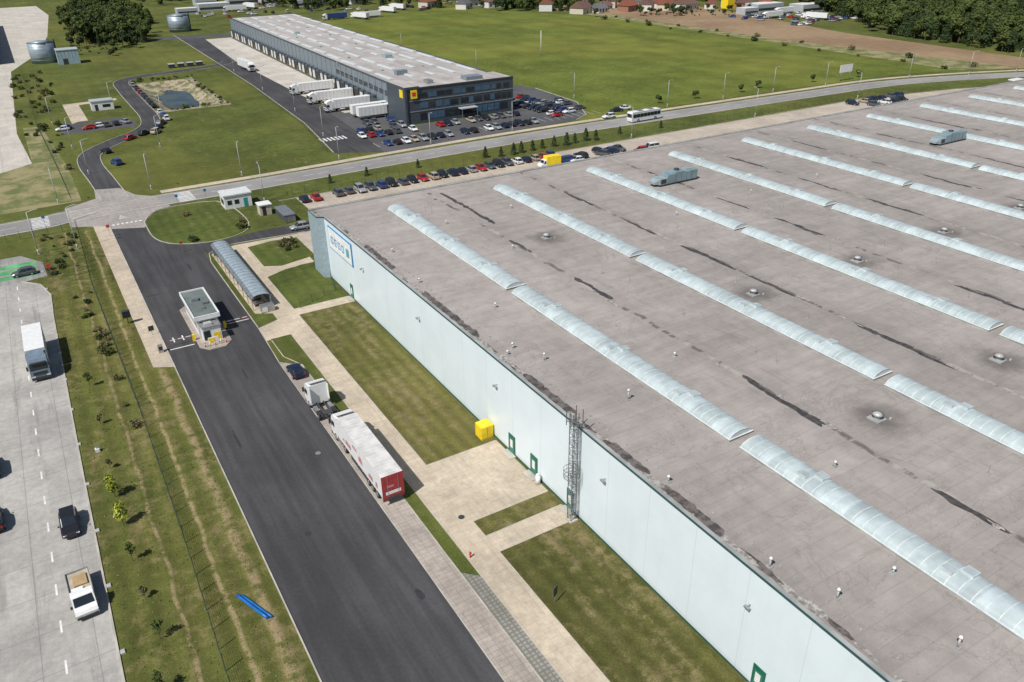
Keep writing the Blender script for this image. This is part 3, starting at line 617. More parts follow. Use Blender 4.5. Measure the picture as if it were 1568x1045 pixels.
def hvac(cx,cy,L=9.5):
    b=MB(); x=cx-L/2
    segs=[(0,1.9,1.5,hv2),(1.95,3.7,2.0,hv),(3.75,6.2,2.3,hv),(6.25,L,2.1,hv)]
    b.box(x-.1,x+L+.1,cy-1.25,cy+1.25,HR+.12,HR+.32,dsteel)
    for i in range(5): b.box(x+i*L/4.2,x+i*L/4.2+.15,cy-1.3,cy+1.3,HR,HR+.12,dsteel)
    for a,c,h,m in segs: b.box(x+a,x+c,cy-1.15,cy+1.15,HR+.33,HR+h,m,bv=.05)
    for i in range(4): b.box(x+4+i*1.35,x+4.05+i*1.35,cy-1.17,cy-1.153,HR+.4,HR+1.9,dsteel)
    b.box(x+.3,x+1.6,cy-1.17,cy-1.152,HR+.5,HR+1.3,dsteel)
    b.loft([[(x-1.1,cy-.8,HR+.5),(x-1.1,cy+.8,HR+.5),(x-1.1,cy+.8,HR+.9),(x-1.1,cy-.8,HR+.9)],[(x-.01,cy-1,HR+.4),(x-.01,cy+1,HR+.4),(x-.01,cy+1,HR+1.3),(x-.01,cy-1,HR+1.3)]],hv2)
    b.cyl((x+5,cy,HR+2.3),(x+5,cy,HR+2.6),.5,dsteel,n=14); b.box(x+7,x+8.4,cy-.6,cy+.6,HR+2.1,HR+2.3,hv2)
    ch(b.obj('rooftop_air_handler'))
hvac(105,113.2); hvac(176.5,102.5); hvac(230,104)
dg=P('green_door',(.01,.12,.075),.5)
b=MB()
for y,dbl in ((67.2,1.0),(62.3,1.0),(55.0,.85),(119.8,.85),(28,.9)):
    b.box(XW-.09,XW-.002,y-dbl*.72,y+dbl*.72,.1,2.65,dg); b.box(XW-.105,XW-.092,y-dbl*.5,y+dbl*.5,.16,2.2,P('green_door_leaf',(.02,.19,.12),.45)); b.box(XW-.12,XW-.107,y-.25,y+.3,.9,2.0,wp)
    b.box(XW-1.0,XW-.095,y-dbl,y+dbl,0.03,.12,M['kerb'])
ch(b.obj('green_doors'))
b=MB()
for y in (113,92,70.5,49.2,30,12):
    b.box(XW-.35,XW-.01,y-.04,y+.04,8.0,8.08,alu); b.box(XW-.55,XW-.3,y-.24,y+.24,7.86,8.02,alu); b.face([(XW-.53,y-.2,7.85),(XW-.32,y-.2,7.85),(XW-.32,y+.2,7.85),(XW-.53,y+.2,7.85)],hl)
ch(b.obj('wall_lamps'))
signw=P('sign_white',(.8,.82,.82),.4); signt=P('sign_blue',(.02,.22,.45),.4)
b=MB(); b.box(XW-.2,XW-.02,117.5,128.5,6.6,10.6,signt); b.box(XW-.215,XW-.203,117.65,128.35,6.75,10.45,signw)
x=XW-.225
for k,(y0,y1) in enumerate(((127.2,126.1),(125.5,124.4),(123.8,122.7),(122.1,121.0))):
    b.box(x-.01,x+.005,y1,y0,7.8,8.0,signt); b.box(x-.01,x+.005,y1,y0,8.9,9.1,signt); b.box(x-.01,x+.005,y0-.22,y0,8.02,8.88,signt)
    if k!=1: b.box(x-.01,x+.005,y1,y1+.22,8.02,8.88,signt)
    else: b.box(x-.01,x+.005,y1,y0-.24,8.38,8.52,signt)
b.box(x-.01,x+.005,118.6,120.0,7.7,9.2,P('sign_green',(.1,.4,.45),.4)); ch(b.obj('wall_sign'))
b=MB(); b.box(38.0,39.7,71.4,73.0,.03,1.9,yel,bv=.06); b.box(38.1,39.6,71.36,71.395,.2,1.75,P('yellow_dark',(.7,.5,.02),.5)); b.box(38.83,38.86,71.345,71.358,.2,1.75,dsteel); b.obj('yellow_storage_cabinet')
b=MB(); b.cyl((39.3,60.6,.03),(39.3,60.6,1.3),.28,wp,n=14); b.cyl((39.3,60.6,1.3),(39.3,60.6,1.45),.28,wp,.1,n=14); b.obj('gas_bottle')
b=MB(); cx,cy,hw=39.0,53.5,.32; H=13.7
for sx in(-1,1):
    for sy in(-1,1): b.cyl((cx+sx*hw,cy+sy*hw,0),(cx+sx*hw,cy+sy*hw,H),.05,mastm,n=6)
cor=[(-1,-1),(1,-1),(1,1),(-1,1)]; z=.2; k=0
while z<H-.5:
    for i in range(4):
        a,c=cor[i],cor[(i+1)%4]
        if k%2: a,c=c,a
        b.cyl((cx+a[0]*hw,cy+a[1]*hw,z),(cx+c[0]*hw,cy+c[1]*hw,z+.65),.026,mastm,n=5)
        b.cyl((cx+a[0]*hw,cy+a[1]*hw,z),(cx+c[0]*hw,cy+c[1]*hw,z),.02,mastm,n=5)
    z+=.65;k+=1
for zz in (5.9,6.4,6.9):
    for i in range(16):
        a0=2*math.pi*i/16;a1=2*math.pi*(i+1)/16
        b.cyl((cx-.15+.85*math.cos(a0),cy+.85*math.sin(a0),zz),(cx-.15+.85*math.cos(a1),cy+.85*math.sin(a1),zz),.028,mastm,n=5)
for i in range(8): a=2*math.pi*i/8; b.cyl((cx-.15+.85*math.cos(a),cy+.85*math.sin(a),5.9),(cx-.15+.85*math.cos(a),cy+.85*math.sin(a),6.9),.02,mastm,n=5)
for i in range(7): b.box(cx-.15-.7+i*.2,cx-.15-.66+i*.2,cy-.55,cy+.55,5.88,5.9,mastm)
for i in range(4): b.box(cx-.5,cx+.5,cy-.5+i*.33,cy-.46+i*.33,H-1.2,H-1.15,mastm)
for dx,dy in((-.7,-.4),(.6,.5),(-.6,.5),(.7,-.5)):
    b.cyl((cx+dx*.6,cy+dy*.6,H-1.2),(cx+dx,cy+dy,H-.9),.025,mastm,n=5); b.cyl((cx+dx,cy+dy,H-1.5),(cx+dx,cy+dy,H+.4),.05,mastm,n=6)
b.box(cx-.5,cx+.5,cy-.5,cy+.5,0,.25,M['kerb']); b.obj('lattice_mast')

# ------------------------------------------------------------------ gatehouse
gh=empty('gatehouse',(16,123,0))
def pc_(o,par):
    o.parent=par; o.matrix_parent_inverse=Matrix.Translation(-par.location); return o
gr=P('roof_green_grey',(.13,.16,.15),.8,0,.2,.4)
b=MB(); b.prism([(14.8,114.0),(17.2,114.0),(18.4,115.5),(18.4,131),(17,132.5),(15,132.5),(13.6,131),(13.6,115.5)],0,.15,M['kerb'],M['lane']); pc_(b.obj('plinth'),gh)
b=MB(); b.box(14.4,17.5,119.2,129.4,.15,3.0,wp)
for k in range(6):
    y=119.9+k*1.55
    for x in (14.385,17.515): b.face([(x,y,1.1),(x,y+1.3,1.1),(x,y+1.3,2.4),(x,y,2.4)],glass)
b.face([(14.8,119.185,1.0),(17.2,119.185,1.0),(17.2,119.185,2.5),(14.8,119.185,2.5)],glass); pc_(b.obj('walls'),gh)
b=MB(); b.box(14.0,17.9,118.6,129.9,3.02,3.5,wp); b.box(14.2,17.7,118.8,129.7,3.501,3.515,gr)
for (x0,x1,y0,y1) in ((14.0,17.9,118.6,118.75),(14.0,17.9,129.75,129.9),(14.0,14.15,118.75,129.75),(17.75,17.9,118.75,129.75)): b.box(x0,x1,y0,y1,3.52,3.72,wp)
b.box(15,16.1,125,126,3.52,4.0,alu); b.box(15.8,16.3,121.5,122,3.52,3.8,alu); b.box(16.4,17.2,123.2,123.9,3.52,3.85,gr); pc_(b.obj('roof'),gh)
b=MB(); b.box(14.6,17.3,116.6,118.4,.15,2.5,wp); b.box(14.7,15.7,116.57,116.595,.5,2.0,glass); b.box(16.1,17.1,116.56,116.595,.4,1.5,yel); b.box(14.5,17.4,116.45,118.5,2.52,2.65,alu)
b.box(15.1,16.2,116.9,117.7,2.66,3.1,vb,bv=.04); pc_(b.obj('annex'),gh)
b=MB(); rd=P('sign_red',(.6,.04,.03),.5)
for x,m in ((14.4,rd),(15.1,yel),(15.9,rd),(16.7,yel),(17.5,rd)):
    b.cyl((x,115.0,.15),(x,115.0,.95),.08,m,n=10); b.cyl((x,115.0,.55),(x,115.0,.72),.085,wp,n=10)
b.box(15.0,16.5,115.5,115.6,.15,1.3,wp); b.box(15.1,15.9,115.47,115.495,.5,1.2,yel); pc_(b.obj('bollards'),gh)
for (x0,x1,y) in ((13.4,9.6,118.4),(18.6,22.6,120.5)):
    b=MB(); b.box(x0-.2,x0+.2,y-.2,y+.2,.02,1.1,yel); n=10
    for k in range(n):
        xa=x0+(x1-x0)*k/n; xb=x0+(x1-x0)*(k+1)/n; b.box(min(xa,xb),max(xa,xb),y-.045,y+.045,.95,1.04,wp if k%3 else rd)
    b.obj('barrier_gate')
sh=empty('bike_shelter',(25.5,138,0)); canopy=P('canopy_polycarbonate',(.30,.36,.40),.25,0,.15); canopy2=P('canopy_panel_dark',(.15,.18,.2),.3,0,.2)
b=MB(); x0,x1=24.1,27.2; cx=(x0+x1)/2; 
def arc2(y,e=0): return [(cx-(1.6+e)*math.cos(math.pi*i/8),y,2.05+(.6+e)*math.sin(math.pi*i/8)) for i in range(9)]
y=124.2
while y<152.5:
    b.loft([arc2(y+.05),arc2(y+1.35)],canopy,False,mats=lambda i,j:canopy2 if j<2 else canopy,closed=False,sm=True); b.loft([arc2(y-.04,.0),arc2(y-.04,.04),arc2(y+.04,.04),arc2(y+.04,0)],alu,False,closed=False); y+=1.4
for k in range(10):
    for x in(x0,x1): b.cyl((x,124.3+k*3.1,0),(x,124.3+k*3.1,2.1),.05,alu,n=6)
for x in(x0,x1): b.box(x-.06,x+.06,124.1,152.6,1.98,2.08,alu)
pc_(b.obj('canopy'),sh)
b=MB(); b.box(27.1,27.14,124.3,152.4,.2,1.95,canopy2); b.box(24.2,27.1,152.42,152.46,.2,1.95,canopy2)
for k in range(36): b.box(24.6,26.2,124.8+k*.76,124.86+k*.76,.3,.75,R.choice([alu,dsteel]))
pc_(b.obj('racks'),sh)
b=MB(); b.box(25,27.2,122.3,123.6,.02,1.2,alu,bv=.05); b.box(25.1,26.0,122.27,122.298,.2,1.0,wp); b.obj('waste_container')
b=MB(); b.box(33,39,180.2,184.6,.03,3.0,wp); b.box(32.8,39.2,180,184.8,3.02,3.3,wp,P('roof_pale',(.6,.62,.62),.6)); b.box(37.2,38.1,180.17,180.198,.05,2.1,P('teal_door',(.03,.3,.3),.5))
for x in(33.6,35.2): b.box(x,x+1,180.17,180.198,1,2,glass)
b.box(32.97,32.998,181,183.6,.9,2.1,glass); b.obj('guard_cabin')
b=MB(); b.box(38.5,41,171.5,174,.03,2.3,P('cabin_beige',(.5,.45,.36),.7)); b.box(38.3,41.2,171.3,174.2,2.32,2.5,wp); b.box(39,39.8,171.47,171.498,.05,2,plastic); b.obj('transformer_cabin')
b=MB(); 
for k in range(12): b.box(41.6,44,164+k*.6,164.08+k*.6,.1,1.6,alu)
b.box(41.5,44.1,163.9,171.2,1.62,1.75,alu); b.obj('bicycle_stand')

# ------------------------------------------------------------------ far office + hall
fb=empty('distribution_building',(120,350,0))
dk=P('dark_cladding',(.06,.075,.09),.45); mg=P('grey_panel',(.19,.23,.26),.45); lg=P('light_panel',(.40,.43,.44),.5)
t=NT('hall_roof'); t.pos(); n=t.noise(.15,6,.65); n2=t.noise(1,6,.7); n3=t.noise(.3,5,.6,stretch=(1,.08,1))
fr=t.out(t.scale((.42,.39,.365),t.math('MULTIPLY',t.math('MULTIPLY',t.step(n,.35,.65,.86,1.08),t.step(n2,.3,.7,.93,1.07)),t.step(n3,.35,.65,.88,1.1))),.8)
A=(103.4,246);B=(140.4,246);C=(147,488);D=(110.8,488)
b=MB(); b.prism([A,B,C,D],.02,10.2,mg,fr); pc_(b.obj('hall'),fb)
b=MB(); P4=[Vector(p) for p in (A,B,C,D,A)]
for i in range(4): ribbon(b,[P4[i],P4[i+1]],.4,10.1,10.5,dk,.1)
pc_(b.obj('parapet'),fb)
def wallpt(y): return 103.4+(y-246)*(7.4/242)
b=MB(); pal=P('hall_skylight',(.56,.6,.61),.4)
for r_ in range(9):
    for k in range(13):
        y0=256+k*17.8; xo=wallpt(y0)+3+r_*3.95
        yl=y0+ (13 if r_%3!=1 else 6)
        if r_%2==0: b.box(xo,xo+1.4,y0,yl,10.22,10.55,pal,bv=.1)
        elif k%2 and r_%4==1: b.box(xo,xo+1.0,y0,y0+1.0,10.22,10.6,cap)
b.box(112,116,262,264.5,10.22,11.7,mg); b.box(124,127,300,304,10.22,11.4,hv2); b.box(118,120,392,395,10.22,11.4,hv2); pc_(b.obj('roof_skylights'),fb)
b=MB()
for k in range(44):
    y=262+k*5.1; x=wallpt(y)
    if y>484: break
    b.box(x-1.3,x-.01,y,y+3.3,.04,4.6,dk); b.box(x-1.33,x-1.31,y+.4,y+2.9,1.0,3.9,P('dock_door',(.55,.56,.55),.5) if k%3 else plastic); b.box(x-1.36,x-1.335,y+.0,y+.15,.1,2.5,yel)
b.box(101.6,102.6,248,262,.04,4,dk); pc_(b.obj('loading_docks'),fb)
b=MB()
for k in range(11): y=250+k*5; b.face([(wallpt(y)-.03,y,6.0),(wallpt(y)-.03,y+3.6,6.0),(wallpt(y)-.03,y+3.6,7.6),(wallpt(y)-.03,y,7.6)],glass)
for k in range(40):
    y=250+k*6; b.box(wallpt(y)-.06,wallpt(y)-.005,y,y+.15,.1,10.05,dk)
b.box(wallpt(300)-.2,wallpt(300)+.2,300,302,9.3,10.7,alu)
pc_(b.obj('west_windows'),fb)
b=MB(); b.box(102.2,140.8,233,245.9,.02,10.9,dk,fr)
b.box(102.2,140.8,232.8,233.1,10.92,11.2,dk)
b.box(101.4,106.5,232.6,246.5,10.92,11.6,dk,fr); b.box(101.4,102.15,232.6,246.5,.02,10.9,dk)
for z0,z1 in ((1.2,3.3),(4.7,6.4),(8.0,9.4)):
    x=106.5
    while x<139.5:
        wd=R.choice([2.2,2.8,1.5]); 
        if x+wd<140.4: b.box(x,x+wd,232.93,232.985,z0,z1,R.choice([glass,glass,P('blue_glass',(.06,.12,.19),.1)]))
        x+=wd+R.choice([.25,.4,1.0])
b.box(103,140.7,232.9,232.95,7.1,7.4,P('band_grey',(.22,.24,.25),.5)); b.box(103,140.7,232.9,232.95,3.8,4.1,P('band_grey',(.22,.24,.25),.5))
b.box(120,126,230.5,232.9,3.2,3.5,lg); 
for x in(120.2,125.7): b.box(x,x+.15,230.6,230.75,.02,3.2,alu)
b.box(140.82,140.86,235,245,1.2,3.2,glass);b.box(140.82,140.86,235,245,5,6.6,glass)
b.box(101.35,101.39,234,236.5,8.2,10.6,yel); b.box(103.4,105.6,232.5,232.58,8,10.6,yel); b.box(103.9,105.1,232.45,232.49,8.8,9.9,rd)
b.box(125,131,236,240,10.92,12.0,mg); b.box(112,114,238,241,10.92,12,alu)
pc_(b.obj('office_block'),fb)
tk=P('tank_steel',(.30,.36,.40),.45,.3,.15,.3)
def tank(x,y,r,h):
    b=MB(); b.cyl((x,y,0),(x,y,h),r,tk,n=28); b.cyl((x,y,h),(x,y,h+.8),r+.15,tk,r*.2,n=28)
    for k in range(1,6): b.cyl((x,y,h*k/6),(x,y,h*k/6+.1),r+.04,tk,n=28)
    b.box(x+r,x+r+.5,y-.4,y+.4,0,h+1,dsteel); b.obj('water_tank')
tank(14,451,5.6,9); tank(92,538,6,9)
pgm=P('pump_house_blue',(.30,.40,.45),.6)
b=MB(); b.box(19,28,437,445,.03,6.2,pgm); b.box(18.8,28.2,436.8,445.2,6.22,6.5,lg); b.box(21,23,436.95,436.985,.1,2.6,dsteel)
for k in range(6): b.box(19.2+k*1.5,19.3+k*1.5,436.96,436.99,2.8,6.1,mg)
b.obj('pump_house')
b=MB(); b.box(-60,-6,455,640,.05,10,mg,fr); b.box(-60.2,-5.8,454.8,640.2,10.02,10.5,dk)
for k in range(20): b.box(-5.9,-5.85,460+k*9,463.5+k*9,1,4.5,dk)
b.obj('industrial_hall')
b=MB(); b.box(20,27,315,319.5,.03,3,wp); b.box(19.8,27.2,314.8,319.7,3.02,3.3,lg); b.box(21,22,314.97,314.998,.1,2.1,plastic); b.box(23.5,26,314.97,314.998,1,2,glass); b.obj('guard_cabin')
b=MB(); 
for x in (60,64,68,72): b.box(x,x+2.6,396,399,.1,1.6,dsteel); b.box(x-.1,x+2.7,395.9,399.1,1.62,1.72,lg)
b.obj('bicycle_stand')
b=MB()
for k in range(16): b.box(300+k*6,305.5+k*6,150-k*2.2,158-k*2.2,4.4,4.7,wp); b.box(300+k*6,300.3+k*6,150-k*2.2,150.3-k*2.2,.02,4.4,alu)
b.obj('white_canopy')
tile=[P('roof_tile_brown',(.16,.09,.07),.8),P('roof_tile_red',(.24,.085,.055),.8),P('roof_tile_grey',(.14,.14,.15),.8)]; wallc=[P('render_cream',(.55,.5,.4),.9),P('render_white',(.62,.61,.58),.9),P('brick_wall',(.3,.15,.1),.9)]
def house(x,y,w,d,h,rot,rm,wm):
    b=MB(); b.box(-w/2,w/2,-d/2,d/2,0,h,wm); rh=d*.38; o=.5
    b.loft([[(-w/2-o,-d/2-o,h-.15),(-w/2-o,0,h+rh),(-w/2-o,d/2+o,h-.15)],[(w/2+o,-d/2-o,h-.15),(w/2+o,0,h+rh),(w/2+o,d/2+o,h-.15)]],rm)
    for k in range(3):
        for s in(-1,1): xx=-w/2+w*(k+.5)/3; b.box(xx-.6,xx+.6,s*(d/2+.01)-.02,s*(d/2+.01)+.02,1,2.4,glass)
    b.box(w*.2,w*.2+.7,-.9,-.2,h+rh*.5,h+rh+.9,wallc[2]); b.box(-.5,.5,-d/2-.05,-d/2-.005,.05,2.1,plastic); b.obj('house',(x,y,0),rot)
for (x,y,w,d,h,r_,a,c) in ((339,471,14,10,4,.5,0,0),(352,468,9,8,3,.2,2,1),(330,500,11,9,5,.9,1,1),(372,462,12,9,4,.3,1,2),(385,458,12,9,4.5,.7,0,1),(398,452,12,9,4,.4,1,0),(410,446,14,10,4,.2,0,1),(420,452,9,8,4,.9,0,2),(360,500,12,10,5,.4,2,0),(300,560,14,9,5,.2,0,1),(320,585,14,9,5,.4,1,0),(440,420,12,9,4.5,.3,0,2),(455,415,12,9,4.5,.8,1,1),(345,540,12,9,5,.1,1,1),(245,640,14,10,5,.3,1,1),(215,650,12,9,5,.6,0,1),
    (366,480,8,7,3,.1,0,1),(392,474,11,9,4.5,.5,2,1),(404,466,9,8,3.5,.2,1,1),(378,490,12,9,5,.8,0,0),(415,470,12,9,5,.1,2,0),(428,440,9,7,3.5,.6,1,1),(448,440,12,10,5,.2,0,1),(290,548,10,8,4,.7,2,1),(312,545,12,9,4.5,.1,0,1),(275,575,12,9,4.5,.4,1,0)):
    house(x,y,w,d,h,r_,tile[a],wallc[c])
b=MB(); 
for (x,y,w,d,h) in ((128,655,22,12,5),(158,690,30,14,6),(180,675,18,12,5),(135,700,16,12,6),(432,400,24,12,5),(415,395,12,8,4),(452,380,20,12,5),(110,640,14,9,4),(195,640,20,10,5)):
    b.box(x,x+w,y,y+d,.02,h,lg,wp); b.box(x+.5,x+w-.5,y-.03,y-.005,1,h*.5,dsteel)
b.obj('storage_sheds')
b=MB(); b.box(434,441,430,436,.02,8,yel); b.box(433.8,441.2,429.8,436.2,8.02,8.4,dk); b.obj('yellow_shop')

# ------------------------------------------------------------------ street lamps, fences, signs
def lampmesh():
    b=MB(); b.cyl((0,0,0),(0,0,8.6),.105,pole,.06,n=8); b.cyl((0,0,8.6),(0,-1.3,8.95),.05,pole,n=6); b.box(-.15,.15,-1.9,-1.2,8.88,9.0,pole); b.box(-.2,.2,-.2,.2,0,.25,M['kerb']); b.cyl((0,0,0),(0,0,1.1),.14,pole,n=8); return b.mesh('street_lamp')
lm=lampmesh()
for (x,y,r_) in ((21.5,206.6,0),(43.3,206.3,0),(69.8,207.4,0),(98,208.6,0),(126,209.2,0),(187,208.3,0),(212,207.5,0),(236,206.6,0),(1.2,206.8,0),(75,235,1.57),(79,275,1.57),(80.5,320,1.57),(82,370,1.57),(26.7,318,1.5),(10,230,1.57),(168.1,308,-1.6),(170,239,-1.6),(166,380,-1.6),(260,203,0),(300,196,.4),(325,187,.4),(9,262,1.5),(6.5,300,1.5),(42,181,3.1),(150,181.5,3.14),(200,181,3.14),(250,181,3.14),(-4.8,173,1.5),(2,172,1.5),(346,180,.4),(31,250,1.5),(38,285,1.5)):
    inst(lm,'street_lamp',(x,y,0),r_)
fgm=P('fence_green',(.04,.06,.05),.6)
def fence(pts,h=1.8,step=2.5,dens=.25,wires=5,pr=.035):
    b=MB()
    for i in range(len(pts)-1):
        a=Vector(pts[i]);c=Vector(pts[i+1]);L=(c-a).length;d=(c-a)/L; n=int(L/step)
        for k in range(n+1): p=a+d*k*L/max(n,1); b.cyl((p.x,p.y,0),(p.x,p.y,h+.1),pr,fgm,n=5)
        for w_ in range(wires): z=.1+w_*(h-.15)/(wires-1); b.cyl((a.x,a.y,z),(c.x,c.y,z),.009,fgm,n=3,caps=False)
        if dens:
            m=int(L/dens)
            for k in range(m): p=a+d*k*dens; b.cyl((p.x,p.y,.05),(p.x,p.y,h),.005,fgm,n=3,caps=False)
    b.obj('wire_mesh_fence')
fence([(3.2,185),(2.4,150),(2.6,132),(3.0,100),(2.9,72),(2.3,40),(2.3,0)],2.2,2.6,.2,9,.05)
fence([(49,182.5),(150,182.8),(250,182.2),(292,175)],1.8,3,.4,5); fence([(36,163.8),(42,163.4),(42,172)],1.6,2.4,.3,5)
fence([(-60,184.5),(-5,184.5),(3,185)],1.8,2.5,.3,5); fence([(73,209),(69.5,216),(74.5,255),(78.5,330),(80.5,400)],1.8,3,.5,5)
fence([(4,207),(3.5,240),(2,300),(3,420)],1.8,3,.5,5); fence([(31,121),(38.5,124.5),(39.6,130)],1.5,2.4,.2,5)
fence([(170,264),(163,300),(166,470)],1.8,3.5,0,4)
b=MB(); b.cyl((5.6,130.5,0),(5.6,130.5,1.6),.06,dsteel,n=8); b.box(5.0,6.2,130.1,130.7,1.2,2.4,dsteel,bv=.05); b.box(5.05,6.15,130.07,130.098,1.3,2.3,glass); b.obj('intercom_cabinet')
b=MB(); b.box(8.0,8.7,117,117.5,.04,1.3,alu,bv=.04); b.box(8.1,8.6,116.97,116.998,.5,1.1,plastic); b.obj('ticket_terminal')
def sign(x,y,h,m,w=.7,hh=.9,rot=0,name='traffic_sign'):
    b=MB(); b.cyl((0,0,0),(0,0,h),.035,alu,n=6); b.box(-w/2,w/2,-.05,-.036,h-hh,h,m); b.box(-w/2-.03,w/2+.03,-.034,-.02,h-hh-.03,h+.03,alu); b.obj(name,(x,y,.02),rot)
sign(31,44.8,2.0,dsteel,.8,1.1,.5,'information_sign'); sign(32.6,30.6,1.9,signt,.8,1.1,.3,'information_sign'); sign(24.5,189.6,2.6,signt,.6,.6); sign(31,190.5,2.6,signt,.6,.6); sign(8.5,176,2.6,rd,.6,.6); sign(19.5,158.5,2.3,rd,.5,.5); sign(-3.6,160,2.2,rd,.6,.8); sign(8.2,124,1.6,dsteel,.8,.8,.2,'information_sign'); sign(-2.5,190,2.6,signt,.6,.6)
b=MB(); b.cyl((27.1,54.3,.02),(27.1,54.3,.65),.09,rd,n=10); b.cyl((27.1,54.3,.65),(27.1,54.3,.8),.12,rd,.05,n=10); b.cyl((26.93,54.3,.5),(27.27,54.3,.5),.045,rd,n=8); b.obj('fire_hydrant')
bl=P('blue_tarp',(.01,.13,.42),.4); b=MB()
b.loft([[(5.6+.16*math.cos(a)+(k*.28),61.5-k*.72,.2+.17*math.sin(a)*(1 if k%2 else .8)) for a in [i*math.pi/4 for i in range(8)]] for k in range(7)],bl,sm=True)
b.loft([[(6.0+.12*math.cos(a)+(k*.28),61.3-k*.7,.15+.14*math.sin(a)) for a in [i*math.pi/4 for i in range(8)]] for k in range(7)],bl,sm=True); b.obj('blue_pipe_bundle')
b=MB(); b.box(-3.2,-2.7,94.4,94.9,0,.5,wp,bv=.05); b.cyl((-2.95,94.65,.5),(-2.95,94.65,.62),.15,alu,n=10); b.obj('inspection_box')
b=MB()
for k in range(12): x=-4.9; y=60+k*9.3; b.box(x-.05,x+.35,y,y+.5,0,.18,vb,bv=.03)
b.obj('drain_cover')
b=MB(); b.cyl((272,206,0),(272,206,4),.1,alu); b.cyl((277,206,0),(277,206,4),.1,alu); b.box(271,278,205.9,206.1,3.2,6,wp); b.obj('billboard')
b=MB(); b.cyl((215,330,0),(215,330,11),.22,wp,.1,n=8); b.obj('measuring_mast')

# ------------------------------------------------------------------ vegetation
def leafmat(name,c1,c2):
    t=NT(name); t.pos(); n=t.noise(.9,4,.7); n2=t.noise(.05,3)
    c=t.mix(t.step(n,.35,.65),c1,c2); c=t.scale(c,t.step(n2,.3,.7,.8,1.25)); return t.out(c,.8,spec=.2)
LG=leafmat('foliage_green',(.040,.060,.016),(.085,.11,.028)); LD=leafmat('foliage_dark',(.024,.042,.015),(.048,.072,.024)); LY=leafmat('foliage_yellow',(.24,.28,.03),(.36,.38,.06)); LB=leafmat('foliage_brown',(.11,.095,.05),(.16,.135,.06))
bark=P('bark',(.09,.07,.05),.9)
def tree(h,r,m,leaves=700,ls=.35,trunk=.12,seed=0,conifer=False,low=.3):
    q=random.Random(seed); b=MB(); b.cyl((0,0,0),(0,0,h*.75),trunk,bark,trunk*.3,n=6)
    lob=[]
    if conifer: lob=[((0,0,h*(low+(1-low)*k/9)),r*(1-k/9.5)+.1) for k in range(9)]
    else:
        for k in range(9):
            a=q.uniform(0,6.28); d=q.uniform(.15,.62)*r; z=h*(low+.15+q.uniform(0,.62)*(1-low)*.9); lr=r*q.uniform(.38,.62)
            lob.append(((d*math.cos(a),d*math.sin(a),z),lr)); 
            b.cyl((0,0,h*low*.9),(d*.8*math.cos(a),d*.8*math.sin(a),z),trunk*.35,bark,trunk*.1,n=4)
    for _ in range(leaves):
        (cx,cy,cz),lr=q.choice(lob); v=Vector((q.gauss(0,1),q.gauss(0,1),q.gauss(0,1))).normalized()*lr*q.uniform(.55,1.08)
        if conifer: v.z*=.35
        else: v.z*=.8
        p=Vector((cx,cy,cz))+v; s=ls*q.uniform(.6,1.3); n=(v.normalized()+Vector((q.uniform(-.7,.7),q.uniform(-.7,.7),q.uniform(-.3,.8)))).normalized(); a=n.orthogonal().normalized(); a.rotate(Matrix.Rotation(q.uniform(0,6.28),3,n)); c=n.cross(a)
        b.face([p-a*s*.5-c*s*.35,p+a*s*.5-c*s*.25,p+a*s*.6+c*s*.4,p-a*s*.3+c*s*.5],m)
    me=b.mesh('tree'); return me
trees=[tree(9,3.4,LG,900,.75,.2,1),tree(8,3,LD,900,.7,.2,2),tree(11,3.6,LG,1000,.8,.22,3),tree(10,2.6,LD,900,.6,.2,4,True,.1)]
bush=[tree(1.8,1.5,LG,300,.32,.05,11,low=.05),tree(1.5,1.3,LD,300,.3,.05,12,low=.05),tree(1.3,1.2,LB,240,.25,.04,13,low=.05)]
young=[tree(3.4,.85,LY,300,.24,.04,21,low=.2),tree(3.2,.7,LG,220,.22,.04,22,low=.3),tree(2.4,.6,LB,180,.2,.03,23,low=.15)]
pine=tree(3.4,1.0,LD,350,.28,.07,31,True,.08)
def scatter(name,meshes,pts,smin=.7,smax=1.25):
    e=empty(name,(pts[0][0],pts[0][1],0))
    for x,y in pts:
        o=inst(R.choice(meshes),'tree_part',(x-e.location.x,y-e.location.y,0),R.uniform(0,6.28),e,R.uniform(smin,smax))
def inpoly(poly,n):
    xs=[p[0] for p in poly];ys=[p[1] for p in poly];o=[]
    while len(o)<n:
        x=R.uniform(min(xs),max(xs));y=R.uniform(min(ys),max(ys));c=False;j=len(poly)-1
        for i in range(len(poly)):
            if (poly[i][1]>y)!=(poly[j][1]>y) and x<(poly[j][0]-poly[i][0])*(y-poly[i][1])/(poly[j][1]-poly[i][1])+poly[i][0]: c=not c
            j=i
        if c:o.append((x,y))
    return o
scatter('forest',trees,inpoly([(388,190),(405,180),(560,120),(640,260),(560,400),(470,400),(440,330),(402,290)],1250),.8,1.3)
scatter('forest',trees,inpoly([(44,482),(66,474),(72,520),(86,600),(90,760),(60,800),(36,640),(34,520)],330),.7,1.2)
scatter('distant_trees',trees,inpoly([(190,600),(260,585),(330,510),(372,480),(470,440),(640,420),(640,900),(100,950),(95,720),(170,720)],1500),.6,1.2)
scatter('distant_trees',trees,inpoly([(300,520),(345,480),(365,486),(330,545)],60),.6,1.1)
scatter('hedgerow',trees[:2]+bush,inpoly([(330,440),(420,440),(440,400),(400,400),(330,452)],60),.4,.8)
scatter('shrubs',bush,inpoly([(5,207),(12,380),(10,430),(-2,420),(-4,300),(4,260)],70),.4,1.0)
scatter('shrubs',bush+trees[:2],inpoly([(28,470),(44,450),(60,500),(40,520),(34,640)],60),.4,.7)
scatter('shrubs',bush,[(330+R.uniform(-2,2),200+k*21) for k in range(12)]+[(342+R.uniform(-1,1),196+k*30) for k in range(9)],.6,1.7)
